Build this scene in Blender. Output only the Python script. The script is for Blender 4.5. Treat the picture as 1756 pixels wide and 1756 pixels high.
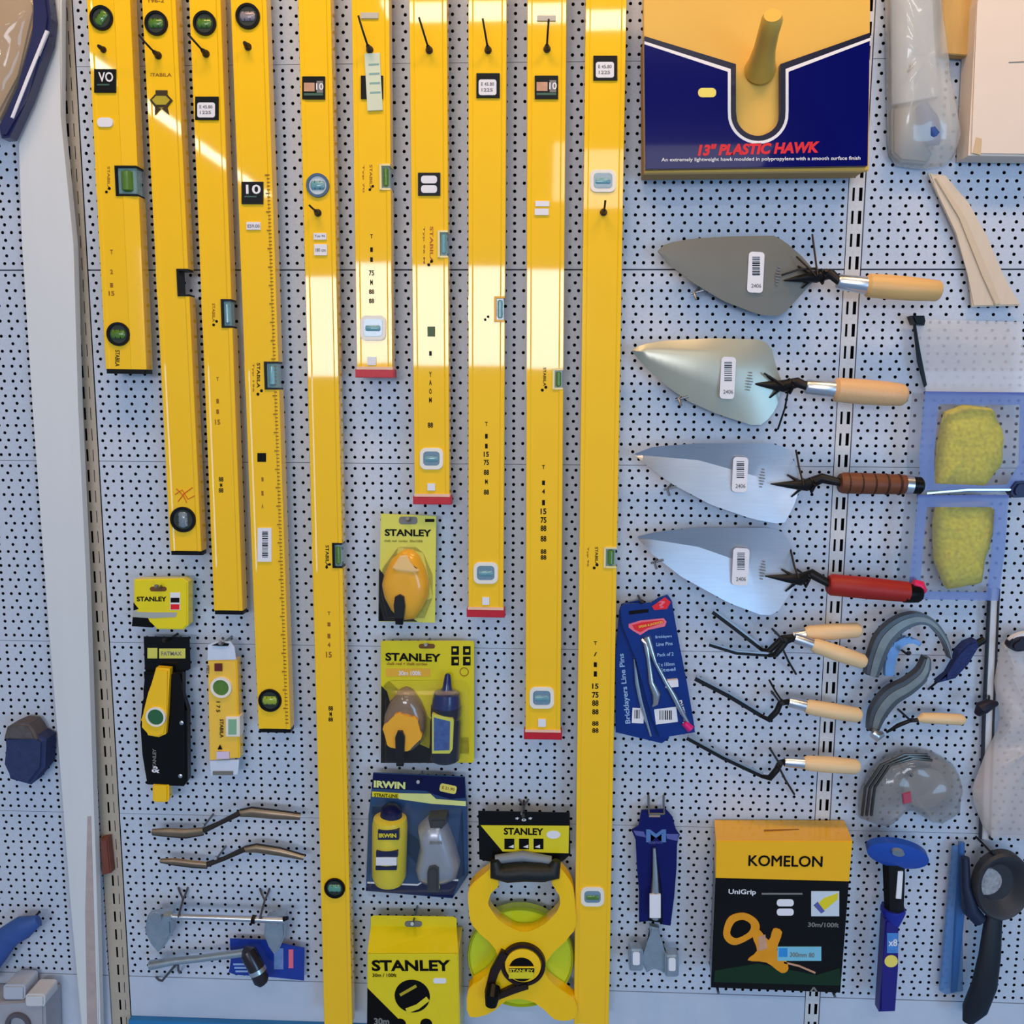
import bpy, bmesh, math, random
from mathutils import Vector, Matrix
random.seed(7)
sc = bpy.context.scene
for o in list(bpy.data.objects): bpy.data.objects.remove(o, do_unlink=True)
COL = sc.collection

# ------------------------------------------------------------------ camera
FPX = 1500.0
CAM = Vector((0.72027, -1.37975, 1.00817))
YAW, PIT, ROL = -0.03899, 0.132938, 0.00462
_f = Vector((math.sin(YAW)*math.cos(PIT), math.cos(YAW)*math.cos(PIT), -math.sin(PIT)))
_r0 = Vector((math.cos(YAW), -math.sin(YAW), 0)); _u0 = _r0.cross(_f)
_r = math.cos(ROL)*_r0 + math.sin(ROL)*_u0
_u = -math.sin(ROL)*_r0 + math.cos(ROL)*_u0
cd = bpy.data.cameras.new('camera'); cam = bpy.data.objects.new('camera', cd); COL.objects.link(cam)
cd.sensor_width = 36; cd.sensor_fit = 'HORIZONTAL'; cd.lens = 36*FPX/1756; cd.clip_start = .02
m = Matrix((_r, _u, -_f)).transposed().to_4x4(); m.translation = CAM
cam.matrix_world = m
sc.camera = cam

# ------------------------------------------------------------------ light
w = bpy.data.worlds.new('world'); sc.world = w; w.use_nodes = True
_nt = w.node_tree; _tc = _nt.nodes.new('ShaderNodeTexCoord'); _sp = _nt.nodes.new('ShaderNodeSeparateXYZ'); _cr = _nt.nodes.new('ShaderNodeValToRGB')
_nt.links.new(_tc.outputs['Generated'], _sp.inputs[0]); _nt.links.new(_sp.outputs[2], _cr.inputs[0])
# shop interior seen from the display: pale floor and goods below, dark roof space above
_cr.color_ramp.elements[0].position = .0; _cr.color_ramp.elements[0].color = (.55, .78, 1.15, 1)
_cr.color_ramp.elements[1].position = .35; _cr.color_ramp.elements[1].color = (.22, .22, .22, 1)
_nt.links.new(_cr.outputs[0], _nt.nodes['Background'].inputs[0]); _nt.nodes['Background'].inputs[1].default_value = .36

def area(name, loc, aim, sx, sy, power, col):
    l = bpy.data.lights.new(name, 'AREA'); l.shape = 'RECTANGLE'; l.size = sx; l.size_y = sy
    l.energy = power; l.color = col
    o = bpy.data.objects.new(name, l); COL.objects.link(o); o.location = loc
    d = Vector(aim)-Vector(loc); o.rotation_euler = d.to_track_quat('-Z', 'Y').to_euler()
    return o
# warm lamps over the aisle near the top of the display, cool daylight from the shop front behind the camera
area('warm_downlight_a', (0.25, -.75, 2.45), (0.25, 0, 1.45), .8, .2, 14, (1, .64, .34))
area('warm_downlight_b', (1.45, -.75, 2.45), (1.45, 0, 1.45), .8, .2, 14, (1, .64, .34))
area('aisle_strip_light', (.85, -2.75, 2.62), (.85, -2.75, 0), 1.7, .2, 24, (1, .95, .88))
area('ceiling_panel_light', (1.5, -5.6, 2.62), (1.5, -5.2, 0), 1.5, 1.1, 34, (1, .97, .93))
area('ceiling_tube_row', (-1.62, -4.6, 2.62), (-1.62, -4.6, 0), .10, 3.2, 26, (1, .98, .95))
area('shop_front_window', (-.25, -6.5, 1.62), (.2, 0, 1.2), 2.5, .85, 120, (.84, .88, 1))
area('low_cool_fill', (2.9, -3.6, .5), (.9, 0, .1), 1.2, 1.3, 46, (.32, .62, 1))  # added cool fill from low right, for the bluish lower wall
sc.view_settings.view_transform = 'Standard'; sc.view_settings.look = 'None'
sc.view_settings.gamma = 1; sc.view_settings.use_curve_mapping = False
sc.view_settings.exposure = -0.26

# ------------------------------------------------------------------ projection helpers (pixel of the photo -> point on a real plane)
def ray(px, py): return (_f + (px-878)/FPX*_r - (py-878)/FPX*_u)
def U(px, py, d=0.0):
    v = ray(px, py); t = (-d-CAM.y)/v.y
    return CAM + v*t
def mpp(px, py, d=0.0): return (U(px+1, py, d)-U(px, py, d)).length

class Plane:
    """a real plane: origin, x axis, z axis, normal towards the aisle"""
    def __init__(s, o, x=None, z=None):
        s.o = Vector(o); z = Vector(z or (0, 0, 1)).normalized()
        x = Vector(x or (1, 0, 0)); x = (x - z*x.dot(z)).normalized()
        s.x, s.z = x, z; s.n = x.cross(z)
    def pt(s, px, py, h=0.0):
        v = ray(px, py); t = (s.o-CAM).dot(s.n)/v.dot(s.n)
        return CAM + v*t + s.n*h
    def loc(s, px, py):
        p = s.pt(px, py)-s.o
        return p.dot(s.x), p.dot(s.z)
    def L(s, x, z, h=0.0): return s.o + s.x*x + s.z*z + s.n*h
def P(d): return Plane((0, -d, 0))

# ------------------------------------------------------------------ materials
def lin(c):
    return tuple(((v/255)/12.92 if v/255 <= .04045 else ((v/255+.055)/1.055)**2.4) for v in c)
_m = {}
def mat(name, col, rough=.5, metal=0.0, spec=.35, var=.04, scale=60, bump=0.0, alpha=1.0, trans=0.0, coat=0.0, stretch=None):
    if name in _m: return _m[name]
    M = bpy.data.materials.new(name); M.use_nodes = True; nt = M.node_tree; b = nt.nodes['Principled BSDF']
    c = lin(col)
    tc = nt.nodes.new('ShaderNodeTexCoord'); n = nt.nodes.new('ShaderNodeTexNoise'); n.inputs['Scale'].default_value = scale
    n.inputs['Detail'].default_value = 3
    src = tc.outputs['Object']
    if stretch:
        mp = nt.nodes.new('ShaderNodeMapping'); mp.inputs['Scale'].default_value = stretch
        nt.links.new(src, mp.inputs[0]); src = mp.outputs[0]
    nt.links.new(src, n.inputs['Vector'])
    r = nt.nodes.new('ShaderNodeMix'); r.data_type = 'RGBA'
    r.inputs[6].default_value = tuple(max(0, v*(1-var)) for v in c)+(1,)
    r.inputs[7].default_value = tuple(min(1, v*(1+var)) for v in c)+(1,)
    nt.links.new(n.outputs[0], r.inputs[0]); nt.links.new(r.outputs[2], b.inputs['Base Color'])
    b.inputs['Roughness'].default_value = rough; b.inputs['Metallic'].default_value = metal
    b.inputs['Specular IOR Level'].default_value = spec; b.inputs['Alpha'].default_value = alpha
    b.inputs['Transmission Weight'].default_value = trans
    b.inputs['Coat Weight'].default_value = coat; b.inputs['Coat Roughness'].default_value = .035
    if bump:
        bp = nt.nodes.new('ShaderNodeBump'); bp.inputs['Strength'].default_value = bump; bp.inputs['Distance'].default_value = .002
        nt.links.new(n.outputs[0], bp.inputs['Height']); nt.links.new(bp.outputs[0], b.inputs['Normal'])
    _m[name] = M
    return M
def clear(name, col=(235, 240, 245), a=.25, rough=.08):
    """thin clear plastic: part see-through, part glossy"""
    return mat(name, col, rough=rough, alpha=a, spec=.8, coat=1.0)

YEL = mat('yellow_enamel', (248, 196, 0), .5, spec=.2, var=.03, scale=4, stretch=(1, 1, 3), coat=1.0)
BLK = mat('black_plastic', (10, 10, 12), .35, spec=.2)
WHT = mat('white_print', (232, 230, 232), .5)
GRY = mat('grey_print', (120, 118, 116), .5)
INK = mat('black_ink', (11, 10, 10), .5, spec=.12)
OINK = mat('ochre_ink', (150, 96, 10), .6)
REDC = mat('red_end_rubber', (186, 26, 44), .4, var=.15, scale=200)
GRN = mat('green_spirit', (84, 124, 46), .15, var=.2, scale=90, coat=.6)
BLU = mat('blue_green_spirit', (110, 160, 170), .15, var=.25, scale=90, coat=.6)
GLS = clear('vial_glass', (200, 225, 225), .35)
STEEL = mat('bright_steel', (205, 207, 210), .28, metal=1, var=.08, scale=300)
CHROME = mat('chrome', (215, 220, 228), .3, metal=1)
WIRE = mat('dark_wire', (30, 28, 30), .45, metal=.4)
ZINC = mat('zinc_wire', (120, 124, 130), .4, metal=.9)
WOOD = mat('pale_wood', (226, 178, 112), .45, var=.14, scale=25, stretch=(1, 8, 8))
PAPER = mat('white_paper', (226, 226, 232), .7)
NAVY = mat('navy_card', (14, 26, 96), .3, coat=.4)
LIME = mat('lime_yellow_card', (222, 206, 30), .35, coat=.3)

# ------------------------------------------------------------------ object helpers
ORG = {}
def link(o, parent):
    COL.objects.link(o)
    if parent is not None: o.parent = parent
    return o
def thing(name, label, cat, at, group=None):
    o = bpy.data.objects.new(name, None); o.empty_display_size = .02; COL.objects.link(o)
    o.location = at; ORG[o] = Vector(at); o['label'] = label; o['category'] = cat
    if group: o['group'] = group
    return o
def root(o):
    while o.parent is not None: o = o.parent
    return o
def obj(name, bm, m, parent=None, smooth=False, label=None, origin=None, recalc=True):
    if recalc: bmesh.ops.recalc_face_normals(bm, faces=bm.faces[:])
    if parent is not None: org = ORG.get(root(parent), Vector())
    else:
        if origin is None:
            c = [v.co for v in bm.verts]
            origin = Vector((sum(v.x for v in c)/len(c), max(v.y for v in c), min(v.z for v in c)))
        org = Vector(origin)
    for v in bm.verts: v.co -= org
    me = bpy.data.meshes.new(name); bm.to_mesh(me); bm.free()
    me.materials.append(m)
    if smooth:
        for p in me.polygons: p.use_smooth = True
        me.set_sharp_from_angle(angle=math.radians(38 if smooth is True else smooth))
    o = bpy.data.objects.new(name, me); link(o, parent)
    if parent is None: o.location = org; ORG[o] = org
    if label: o['label'] = label
    return o
def tag(o, label, cat, group=None):
    o['label'] = label; o['category'] = cat
    if group: o['group'] = group
    return o
def struct(name, bm, m, parent=None, **k):
    o = obj(name, bm, m, parent, **k)
    if parent is None: o['kind'] = 'structure'
    return o

# ------------------------------------------------------------------ geometry helpers
def NB(): return bmesh.new()
def prismw(bm, pts, back, bev=0.0, seg=2):
    """pts: world front outline, back: vector to the back outline"""
    f = [bm.verts.new(p) for p in pts]; b = [bm.verts.new(Vector(p)+back) for p in pts]
    n = len(pts); ff = bm.faces.new(f); bf = bm.faces.new(b[::-1]); sides = []
    for i in range(n): sides.append(bm.faces.new((f[i], b[i], b[(i+1) % n], f[(i+1) % n])))
    if bev:
        es = list(ff.edges)
        bmesh.ops.bevel(bm, geom=es, offset=bev, segments=seg, affect='EDGES', clamp_overlap=True)
    return bm
def prism(bm, pl, px, h1, h0=0.0, bev=0.0, seg=2):
    """px outline in photo pixels lying on plane pl raised to h1, back at h0"""
    return prismw(bm, [pl.pt(x, y)+pl.n*h1 for x, y in px], pl.n*(h0-h1), bev, seg)
def boxL(bm, pl, x0, x1, z0, z1, h0, h1, bev=0.0):
    return prismw(bm, [pl.L(x0, z0, h1), pl.L(x1, z0, h1), pl.L(x1, z1, h1), pl.L(x0, z1, h1)], pl.n*(h0-h1), bev)
def rect(x0, y0, x1, y1): return [(x0, y0), (x1, y0), (x1, y1), (x0, y1)]
def rrect(x0, y0, x1, y1, r, n=4):
    o = []
    for cx, cy, a in ((x1-r, y0+r, -90), (x1-r, y1-r, 0), (x0+r, y1-r, 90), (x0+r, y0+r, 180)):
        for k in range(n+1):
            t = math.radians(a+90*k/n); o.append((cx+r*math.cos(t), cy+r*math.sin(t)))
    return o
def oval(cx, cy, rx, ry, n=24, rot=0, a0=0, a1=360):
    o = []; c, s = math.cos(math.radians(rot)), math.sin(math.radians(rot)); full = abs(a1-a0) >= 360
    for k in range(n if full else n+1):
        t = math.radians(a0+(a1-a0)*k/n); x, y = rx*math.cos(t), ry*math.sin(t)
        o.append((cx+x*c-y*s, cy+x*s+y*c))
    return o
def rotpts(pts, cx, cy, deg):
    c, s = math.cos(math.radians(deg)), math.sin(math.radians(deg))
    return [(cx+(x-cx)*c-(y-cy)*s, cy+(x-cx)*s+(y-cy)*c) for x, y in pts]
def band(pl_pts, w):
    """a px polyline widened to an outline (w px, or a list of widths)"""
    n = len(pl_pts); a, b = [], []
    for i, (x, y) in enumerate(pl_pts):
        x0, y0 = pl_pts[max(0, i-1)]; x1, y1 = pl_pts[min(n-1, i+1)]
        dx, dy = x1-x0, y1-y0; l = math.hypot(dx, dy) or 1
        ww = (w[i] if isinstance(w, (list, tuple)) else w)/2
        a.append((x-dy/l*ww, y+dx/l*ww)); b.append((x+dy/l*ww, y-dx/l*ww))
    return a+b[::-1]
def tube(bm, pts, rad, seg=10, cap=True, flat=1.0):
    pts = [Vector(p) for p in pts]; n = len(pts)
    if not isinstance(rad, (list, tuple)): rad = [rad]*n
    rings = []; up = None
    for i in range(n):
        t = (pts[min(n-1, i+1)]-pts[max(0, i-1)])
        t = t.normalized() if t.length > 1e-9 else Vector((0, 0, 1))
        if up is None:
            up = Vector((0, -1, 0)) if abs(t.y) < .8 else Vector((0, 0, 1))
        up = (up-t*up.dot(t)).normalized(); s = t.cross(up)
        rings.append([bm.verts.new(pts[i]+(s*math.cos(a)+up*math.sin(a)*flat)*rad[i]) for a in [2*math.pi*k/seg for k in range(seg)]])
    for i in range(n-1):
        for k in range(seg):
            bm.faces.new((rings[i][k], rings[i][(k+1) % seg], rings[i+1][(k+1) % seg], rings[i+1][k]))
    if cap: bm.faces.new(rings[0][::-1]); bm.faces.new(rings[-1])
    return bm
def tubepx(bm, pts, rpx, seg=10, **k):
    """pts: (px,py,depth)"""
    P3 = [U(*p) for p in pts]
    if not isinstance(rpx, (list, tuple)): rpx = [rpx]*len(pts)
    return tube(bm, P3, [r*mpp(*p) for r, p in zip(rpx, pts)], seg, **k)
def ring(bm, pl, c, r0, r1, h0, h1, n=32, sx=1.0):
    """flat ring on a plane; c world centre"""
    def circ(r, h): return [bm.verts.new(c+pl.x*r*sx*math.cos(2*math.pi*k/n)+pl.z*r*math.sin(2*math.pi*k/n)+pl.n*h) for k in range(n)]
    A, B, C_, D = circ(r1, h0), circ(r1*.98, h1), circ(r0*1.04, h1), circ(r0, h0)
    for k in range(n):
        j = (k+1) % n
        for X, Y in ((A, B), (B, C_), (C_, D), (D, A)): bm.faces.new((X[k], X[j], Y[j], Y[k]))
    return bm
def disc(bm, pl, c, r, h0, h1, n=32, dome=0.0, sx=1.0):
    rows = [(r, h0), (r, h1)]+([(r*.7, h1+dome*.6), (r*.35, h1+dome*.9)] if dome else [])
    R = [[bm.verts.new(c+pl.x*q*sx*math.cos(2*math.pi*k/n)+pl.z*q*math.sin(2*math.pi*k/n)+pl.n*h) for k in range(n)] for q, h in rows]
    for a, b in zip(R, R[1:]):
        for k in range(n): bm.faces.new((a[k], a[(k+1) % n], b[(k+1) % n], b[k]))
    bm.faces.new(R[0][::-1]); bm.faces.new(R[-1])
    return bm
_tc = {}
def text(s, pl, p0, p1, hpx, m, parent, name='lettering', h=.0004, bold=.02, shear=0.0, label=None, lines=None):
    """writing whose baseline runs from pixel p0 to p1 on the plane, hpx tall"""
    if s not in _tc:
        cu = bpy.data.curves.new('t', 'FONT'); cu.body = s; cu.size = 1; cu.offset = bold; cu.shear = shear; cu.resolution_u = 3
        t = bpy.data.objects.new('t', cu); COL.objects.link(t)
        dg = bpy.context.evaluated_depsgraph_get(); me = bpy.data.meshes.new_from_object(t.evaluated_get(dg))
        _tc[s] = ([v.co.copy() for v in me.vertices], [tuple(p.vertices) for p in me.polygons])
        bpy.data.objects.remove(t, do_unlink=True); bpy.data.curves.remove(cu); bpy.data.meshes.remove(me)
    vs, fs = _tc[s]
    x0 = min(v.x for v in vs); x1 = max(v.x for v in vs); y0 = min(v.y for v in vs); y1 = max(v.y for v in vs)
    A, B = pl.pt(*p0), pl.pt(*p1); ux = B-A; Wd = ux.length; ux.normalize(); uz = pl.n.cross(ux)
    mm = (pl.pt(p0[0], p0[1]-1)-A).length
    sx = Wd/(x1-x0); sz = hpx*mm/(y1-y0)
    bm = NB(); V = [bm.verts.new(A+ux*(v.x-x0)*sx+uz*(v.y-y0)*sz+pl.n*h) for v in vs]
    for f in fs:
        try: bm.faces.new([V[i] for i in f])
        except ValueError: pass
    return obj(name, bm, m, parent, label=label, recalc=False)
def flat(name, pl, px, m, parent, h=.0004, h0=-.0002, label=None):
    return obj(name, prism(NB(), pl, px, h, h0), m, parent, label=label)
def barcode(pl, x0, y0, x1, y1, parent, h=.0006, vertical=False, m=None):
    bm = NB(); rnd = random.Random(int(x0*7+y0)); a, b = (y0, y1) if vertical else (x0, x1); t = a
    while t < b-1:
        wd = rnd.choice((1, 1.4, 2)); e = min(t+wd, b)
        prism(bm, pl, rect(x0, t, x1, e) if vertical else rect(t, y0, e, y1), h, 0); t = e+rnd.choice((1, 1.5, 2.2))
    return obj('barcode', bm, m or INK, parent)
def hook(px, py, d, what, rise=0, side=0, m=None, r=.0018, wall_dy=0, knob=.0035):
    """wire peg running out from the panel through the goods"""
    a = U(px, py, d); bk = Vector((a.x, -.0005, a.z+.0)); bm = NB()
    tube(bm, [bk+Vector((0, .02, .004)), bk, a, a+Vector((0, -.004, .004))], r, 8)
    tube(bm, [a+Vector((0, -.004, .003)), a+Vector((0, -.0075, .0045))], [knob, knob*.8], 10)
    bmesh.ops.translate(bm, verts=bm.verts[:], vec=(0, 0, 0))
    o = obj('display_hook', bm, m or WIRE, None, smooth=True)
    return tag(o, what, 'hook', 'wire display hooks on the perforated wall')

# ------------------------------------------------------------------ perforated wall
def peg_material(name, base, xph, dashes=None, holes=True, pz=.0235, rough=.45):
    M = bpy.data.materials.new(name); M.use_nodes = True; nt = M.node_tree; N = nt.nodes; b = N['Principled BSDF']; out = N['Material Output']
    g = N.new('ShaderNodeNewGeometry'); sp = N.new('ShaderNodeSeparateXYZ'); nt.links.new(g.outputs['Position'], sp.inputs[0])
    def ma(op, a, c=None, d=None):
        n = N.new('ShaderNodeMath'); n.operation = op
        for i, v in enumerate((a, c, d)):
            if v is None: continue
            if isinstance(v, (int, float)): n.inputs[i].default_value = v
            else: nt.links.new(v, n.inputs[i])
        return n.outputs[0]
    X, Z = sp.outputs[0], sp.outputs[2]
    masks = []
    if holes:
        zm = ma('MULTIPLY', ma('FRACT', ma('ADD', ma('DIVIDE', Z, .3), 10.0)), .3)
        def grid(dx, x0, z0, rr):
            fx = ma('MULTIPLY', ma('SUBTRACT', ma('FRACT', ma('ADD', ma('DIVIDE', ma('SUBTRACT', X, x0), dx), 200.5)), .5), dx)
            fz = ma('MULTIPLY', ma('SUBTRACT', ma('FRACT', ma('ADD', ma('DIVIDE', ma('SUBTRACT', zm, z0), pz), 10.5)), .5), pz)
            d = ma('SQRT', ma('ADD', ma('MULTIPLY', fx, fx), ma('MULTIPLY', fz, fz)))
            return ma('LESS_THAN', d, rr)
        masks = [grid(.01405, xph, .009, .0025), grid(.02342, xph+.004, .009+pz/2, .0025)]
    if dashes:
        for x0, hw in dashes:
            a = ma('LESS_THAN', ma('ABSOLUTE', ma('SUBTRACT', X, x0)), hw)
            c = ma('LESS_THAN', ma('FRACT', ma('ADD', ma('DIVIDE', Z, .0333), 100)), .58)
            masks.append(ma('MULTIPLY', a, c))
    no = N.new('ShaderNodeTexNoise'); no.inputs['Scale'].default_value = 220; no.inputs['Detail'].default_value = 4
    nt.links.new(g.outputs['Position'], no.inputs['Vector'])
    mx = N.new('ShaderNodeMix'); mx.data_type = 'RGBA'; c = lin(base)
    mx.inputs[6].default_value = tuple(v*.86 for v in c)+(1,); mx.inputs[7].default_value = tuple(min(1, v*1.1) for v in c)+(1,)
    nt.links.new(no.outputs[0], mx.inputs[0]); nt.links.new(mx.outputs[2], b.inputs['Base Color'])
    bp = N.new('ShaderNodeBump'); bp.inputs['Strength'].default_value = .12; bp.inputs['Distance'].default_value = .001
    nt.links.new(no.outputs[0], bp.inputs['Height']); nt.links.new(bp.outputs[0], b.inputs['Normal'])
    b.inputs['Roughness'].default_value = rough
    if masks:
        k = masks[0]
        for q in masks[1:]: k = ma('MAXIMUM', k, q)
        tr = N.new('ShaderNodeBsdfTransparent'); ms = N.new('ShaderNodeMixShader')
        nt.links.new(k, ms.inputs[0]); nt.links.new(b.outputs[0], ms.inputs[1]); nt.links.new(tr.outputs[0], ms.inputs[2])
        nt.links.new(ms.outputs[0], out.inputs['Surface'])
    return M
PEGC = (190, 200, 216)
PEG = peg_material('perforated_steel', PEGC, .0085)
UPR1 = peg_material('slotted_upright_left', (178, 168, 152), 0, dashes=((-.0185, .0016), (-.009, .0006)), holes=False)  # tan base carries the warm shade on this upright
UPR2 = peg_material('slotted_upright_right', (206, 206, 208), 0, dashes=((1.1762, .0017), (1.1868, .0025)), holes=False)
PLAIN = mat('plain_coated_steel', PEGC, .4, var=.05, scale=40)
VOID = mat('dark_cavity', (12, 12, 14), .9)

wall = bpy.data.objects.new('wall_back', None); COL.objects.link(wall); wall['kind'] = 'structure'; ORG[wall] = Vector()
def quadbox(bm, x0, x1, y0, y1, z0, z1):
    v = [bm.verts.new((x, y, z)) for x in (x0, x1) for y in (y0, y1) for z in (z0, z1)]
    for f in ((0, 1, 3, 2), (4, 6, 7, 5), (0, 4, 5, 1), (2, 3, 7, 6), (0, 2, 6, 4), (1, 5, 7, 3)): bm.faces.new([v[i] for i in f])
    return bm
bays = [(-.62, -.036), (.0012, 1.1675), (1.1935, 1.95)]
zs = [(-.3, -.0016), (0, .2992), (.3, .5992), (.6, .8992), (.9, 1.1978), (1.2, 1.4992), (1.5, 1.7992)]
for x0, x1 in bays:
    for z0, z1 in zs:
        b = NB(); v = [b.verts.new(p) for p in ((x0, 0, z0), (x1, 0, z0), (x1, 0, z1), (x0, 0, z1))]; b.faces.new(v)
        # folded edges of the sheet
        for i in range(4):
            a, c = v[i], v[(i+1) % 4]
            b.faces.new((a, c, b.verts.new(c.co+Vector((0, .012, 0))), b.verts.new(a.co+Vector((0, .012, 0)))))
        obj('plain_panel' if z1 < 0 else 'perforated_panel', b, PLAIN if z1 < 0 else PEG, wall)
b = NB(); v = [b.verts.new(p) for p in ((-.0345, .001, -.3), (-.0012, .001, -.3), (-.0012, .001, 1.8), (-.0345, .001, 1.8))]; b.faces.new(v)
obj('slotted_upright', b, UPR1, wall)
b = NB(); v = [b.verts.new(p) for p in ((1.169, .001, -.3), (1.192, .001, -.3), (1.192, .001, 1.8), (1.169, .001, 1.8))]; b.faces.new(v)
obj('slotted_upright', b, UPR2, wall)
obj('backing', quadbox(NB(), -.62, 1.95, .05, .06, -.3, 1.8), VOID, wall)

struct('trim_1', quadbox(NB(), .0012, 1.95, -.012, -.0005, -.30, -.076), mat('blue_base_edge', (40, 120, 180), .4))

# ------------------------------------------------------------------ spirit levels
def lerp(a, b, t): return a+(b-a)*t
class Level:
    def __init__(s, top, bot, label, yb, thick=.022, dT=.046, dB=.046, yaw=0, cap='black', capw=0, notch=None, strip=0.0, group='long yellow spirit levels hanging in a row', ridge=0.0, y_over=-75):
        # top/bot: (left px, right px) at y=0 and y=yb
        tl, tr = top; bl, br = bot; f = (y_over)/yb
        TL = (lerp(tl, bl, f), y_over); TR = (lerp(tr, br, f), y_over)
        cT = (U(*TL, dT)+U(*TR, dT))/2; cB = (U(bl, yb, dB)+U(br, yb, dB))/2
        z = (cT-cB).normalized(); x = Vector((math.cos(math.radians(yaw)), math.sin(math.radians(yaw)), 0))
        s.pl = Plane(cB, x, z)
        x0, _ = s.pl.loc(bl, yb); x1, _ = s.pl.loc(br, yb); s.x0, s.x1 = x0, x1
        s.len = (cT-cB).length; s.thick = thick; s.yb = yb
        s.root = thing('spirit_level', label, 'spirit level', s.pl.L(0, 0, -thick), group)
        pl = s.pl; g = .0011; fl = .0055; t = thick
        def section(xa, xb, full=True):
            # front face with raised edge flanges and a shallow web; back mirrored
            if not full: return [(xa, 0), (xa+fl, 0), (xa+fl+.002, -g), (xb, -g), (xb, -t+g), (xa+fl+.002, -t+g), (xa+fl, -t), (xa, -t)]
            q = [(xa+.0006, 0), (xa+fl, 0), (xa+fl+.002, -g)]
            if ridge: q += [(xa+ridge*(xb-xa)-.001, -g), (xa+ridge*(xb-xa), -.0002), (xb-.0006, -.0022)]
            else: q += [(xb-fl-.002, -g), (xb-fl, 0), (xb-.0006, 0)]
            q += [(xb, -.0008-(.002 if ridge else 0)), (xb, -t), (xa, -t), (xa, -.0008)]
            return q
        def sweep(bm, sec, za, zb):
            A = [bm.verts.new(pl.L(x_, za, h)) for x_, h in sec]; B = [bm.verts.new(pl.L(x_, zb, h)) for x_, h in sec]
            n = len(sec)
            for i in range(n): bm.faces.new((A[i], A[(i+1) % n], B[(i+1) % n], B[i]))
            bm.faces.new(A[::-1]); bm.faces.new(B)
        bm = NB(); s.cap_z = .0
        if notch:
            nx, ny0, ny1 = notch
            xc, zt = pl.loc(nx, ny0); _, zb_ = pl.loc(nx, ny1)
            sweep(bm, section(x0, x1), 0, zb_); sweep(bm, section(x0, xc, False), zb_, zt); sweep(bm, section(x0, x1), zt, s.len)
            s.notch = (xc, zb_, zt)
        else: sweep(bm, section(x0, x1), 0, s.len)
        s.body = obj('body', bm, YEL, s.root)
        if cap:
            cm = BLK if cap == 'black' else REDC; e = .0015 if cap == 'black' else .003; hh = .007 if cap == 'black' else .012
            bm = NB(); boxL(bm, pl, x0-e*(cap != 'black')+.0005, x1+e*(cap != 'black')-.0005, -hh, .0006, -t-.0005+.001, .0008 if cap != 'black' else -.001, .0012)
            obj('end_cap', bm, cm, s.root)
            if cap == 'red':
                bm = NB(); boxL(bm, pl, x0-.0005, x1+.0005, .0002, .0045, -t, .0006)
                obj('cap_collar', bm, mat('pale_pink_rubber', (236, 190, 160), .5), s.root)
    # -- fittings
    def round_vial(s, px, py, r=20, m=None, rot=0, bezel=None, dark=True):
        pl = s.pl; c = pl.pt(px, py); k = (pl.pt(px+1, py)-c).length; r *= k
        bz = obj('round_vial', ring(NB(), pl, c, r*.74, r, -.002, .0022), bezel or BLK, s.root, smooth=True)
        obj('vial_backing', disc(NB(), pl, c, r*.77, -.0015, .0002), mat('vial_well_dark', (44, 52, 44), .35) if dark else mat('vial_well_pale', (190, 200, 205), .35), bz)
        a = math.radians(rot); ux = pl.x*math.cos(a)+pl.z*math.sin(a)
        obj('spirit_tube', tube(NB(), [c-ux*r*.6+pl.n*.0005, c-ux*r*.5+pl.n*.0005, c+ux*r*.5+pl.n*.0005, c+ux*r*.6+pl.n*.0005], [r*.2, r*.36, r*.36, r*.2], 12, flat=.45), m or GRN, bz, smooth=True)
        uz = pl.n.cross(ux); b = NB()
        for q in (-.22, .22):
            tube(b, [c+ux*r*q-uz*r*.36+pl.n*.0026, c+ux*r*q+uz*r*.36+pl.n*.0026], .00035, 4)
        obj('marking_lines', b, INK, bz)
        return bz
    def square_vial(s, px, py, w_, h_, m=None, wm=None, rr=6):
        pl = s.pl; mm = wm or mat('white_vial_housing', (232, 226, 214), .4)
        hs = obj('vial_housing', prism(NB(), pl, rrect(px-w_/2-6, py-h_/2-6, px+w_/2+6, py+h_/2+7, rr+4), .0016, -.002, .0006), mm, s.root)
        obj('vial_window', prism(NB(), pl, rrect(px-w_/2, py-h_/2, px+w_/2, py+h_/2, rr), .0022, 0, .0003), mat('vial_window_tint', (112, 142, 160), .15, var=.2, scale=120, coat=.5), hs)
        c = pl.pt(px, py+1); k = (pl.pt(px+1, py)-pl.pt(px, py)).length*w_/2
        obj('spirit_tube', tube(NB(), [c-pl.x*k*.8+pl.n*.0022, c-pl.x*k*.7+pl.n*.0022, c+pl.x*k*.7+pl.n*.0022, c+pl.x*k*.8+pl.n*.0022], [k*.2, k*.3, k*.3, k*.2], 10, flat=.35), m or BLU, hs, smooth=True)
        return hs
    def edge_vial(s, m=None, frame=None, empty=False):
        """vial in the notch cut in the edge"""
        pl = s.pl; xc, z0, z1 = s.notch; t = s.thick; e = .0028; b = NB()
        boxL(b, pl, xc-.0005, xc+e, z0, z1, -t, .0012, .0004)
        boxL(b, pl, xc, s.x1-.0005, z1-e, z1, -t, .0008); boxL(b, pl, xc, s.x1-.0005, z0, z0+e, -t, .0008)
        fr = obj('edge_vial_frame', b, frame or BLK, s.root)
        if empty: return fr
        obj('vial_block', boxL(NB(), pl, xc+e, s.x1-.002, z0+e, z1-e, -t+.004, -.002, .001), mat('acrylic_block', (150, 190, 190), .1, alpha=.55, coat=1), fr)
        xm = (xc+s.x1)/2+.0006; r = (s.x1-xc)*.27; q = (z1-z0)*.36; zc = (z0+z1)/2
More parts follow.
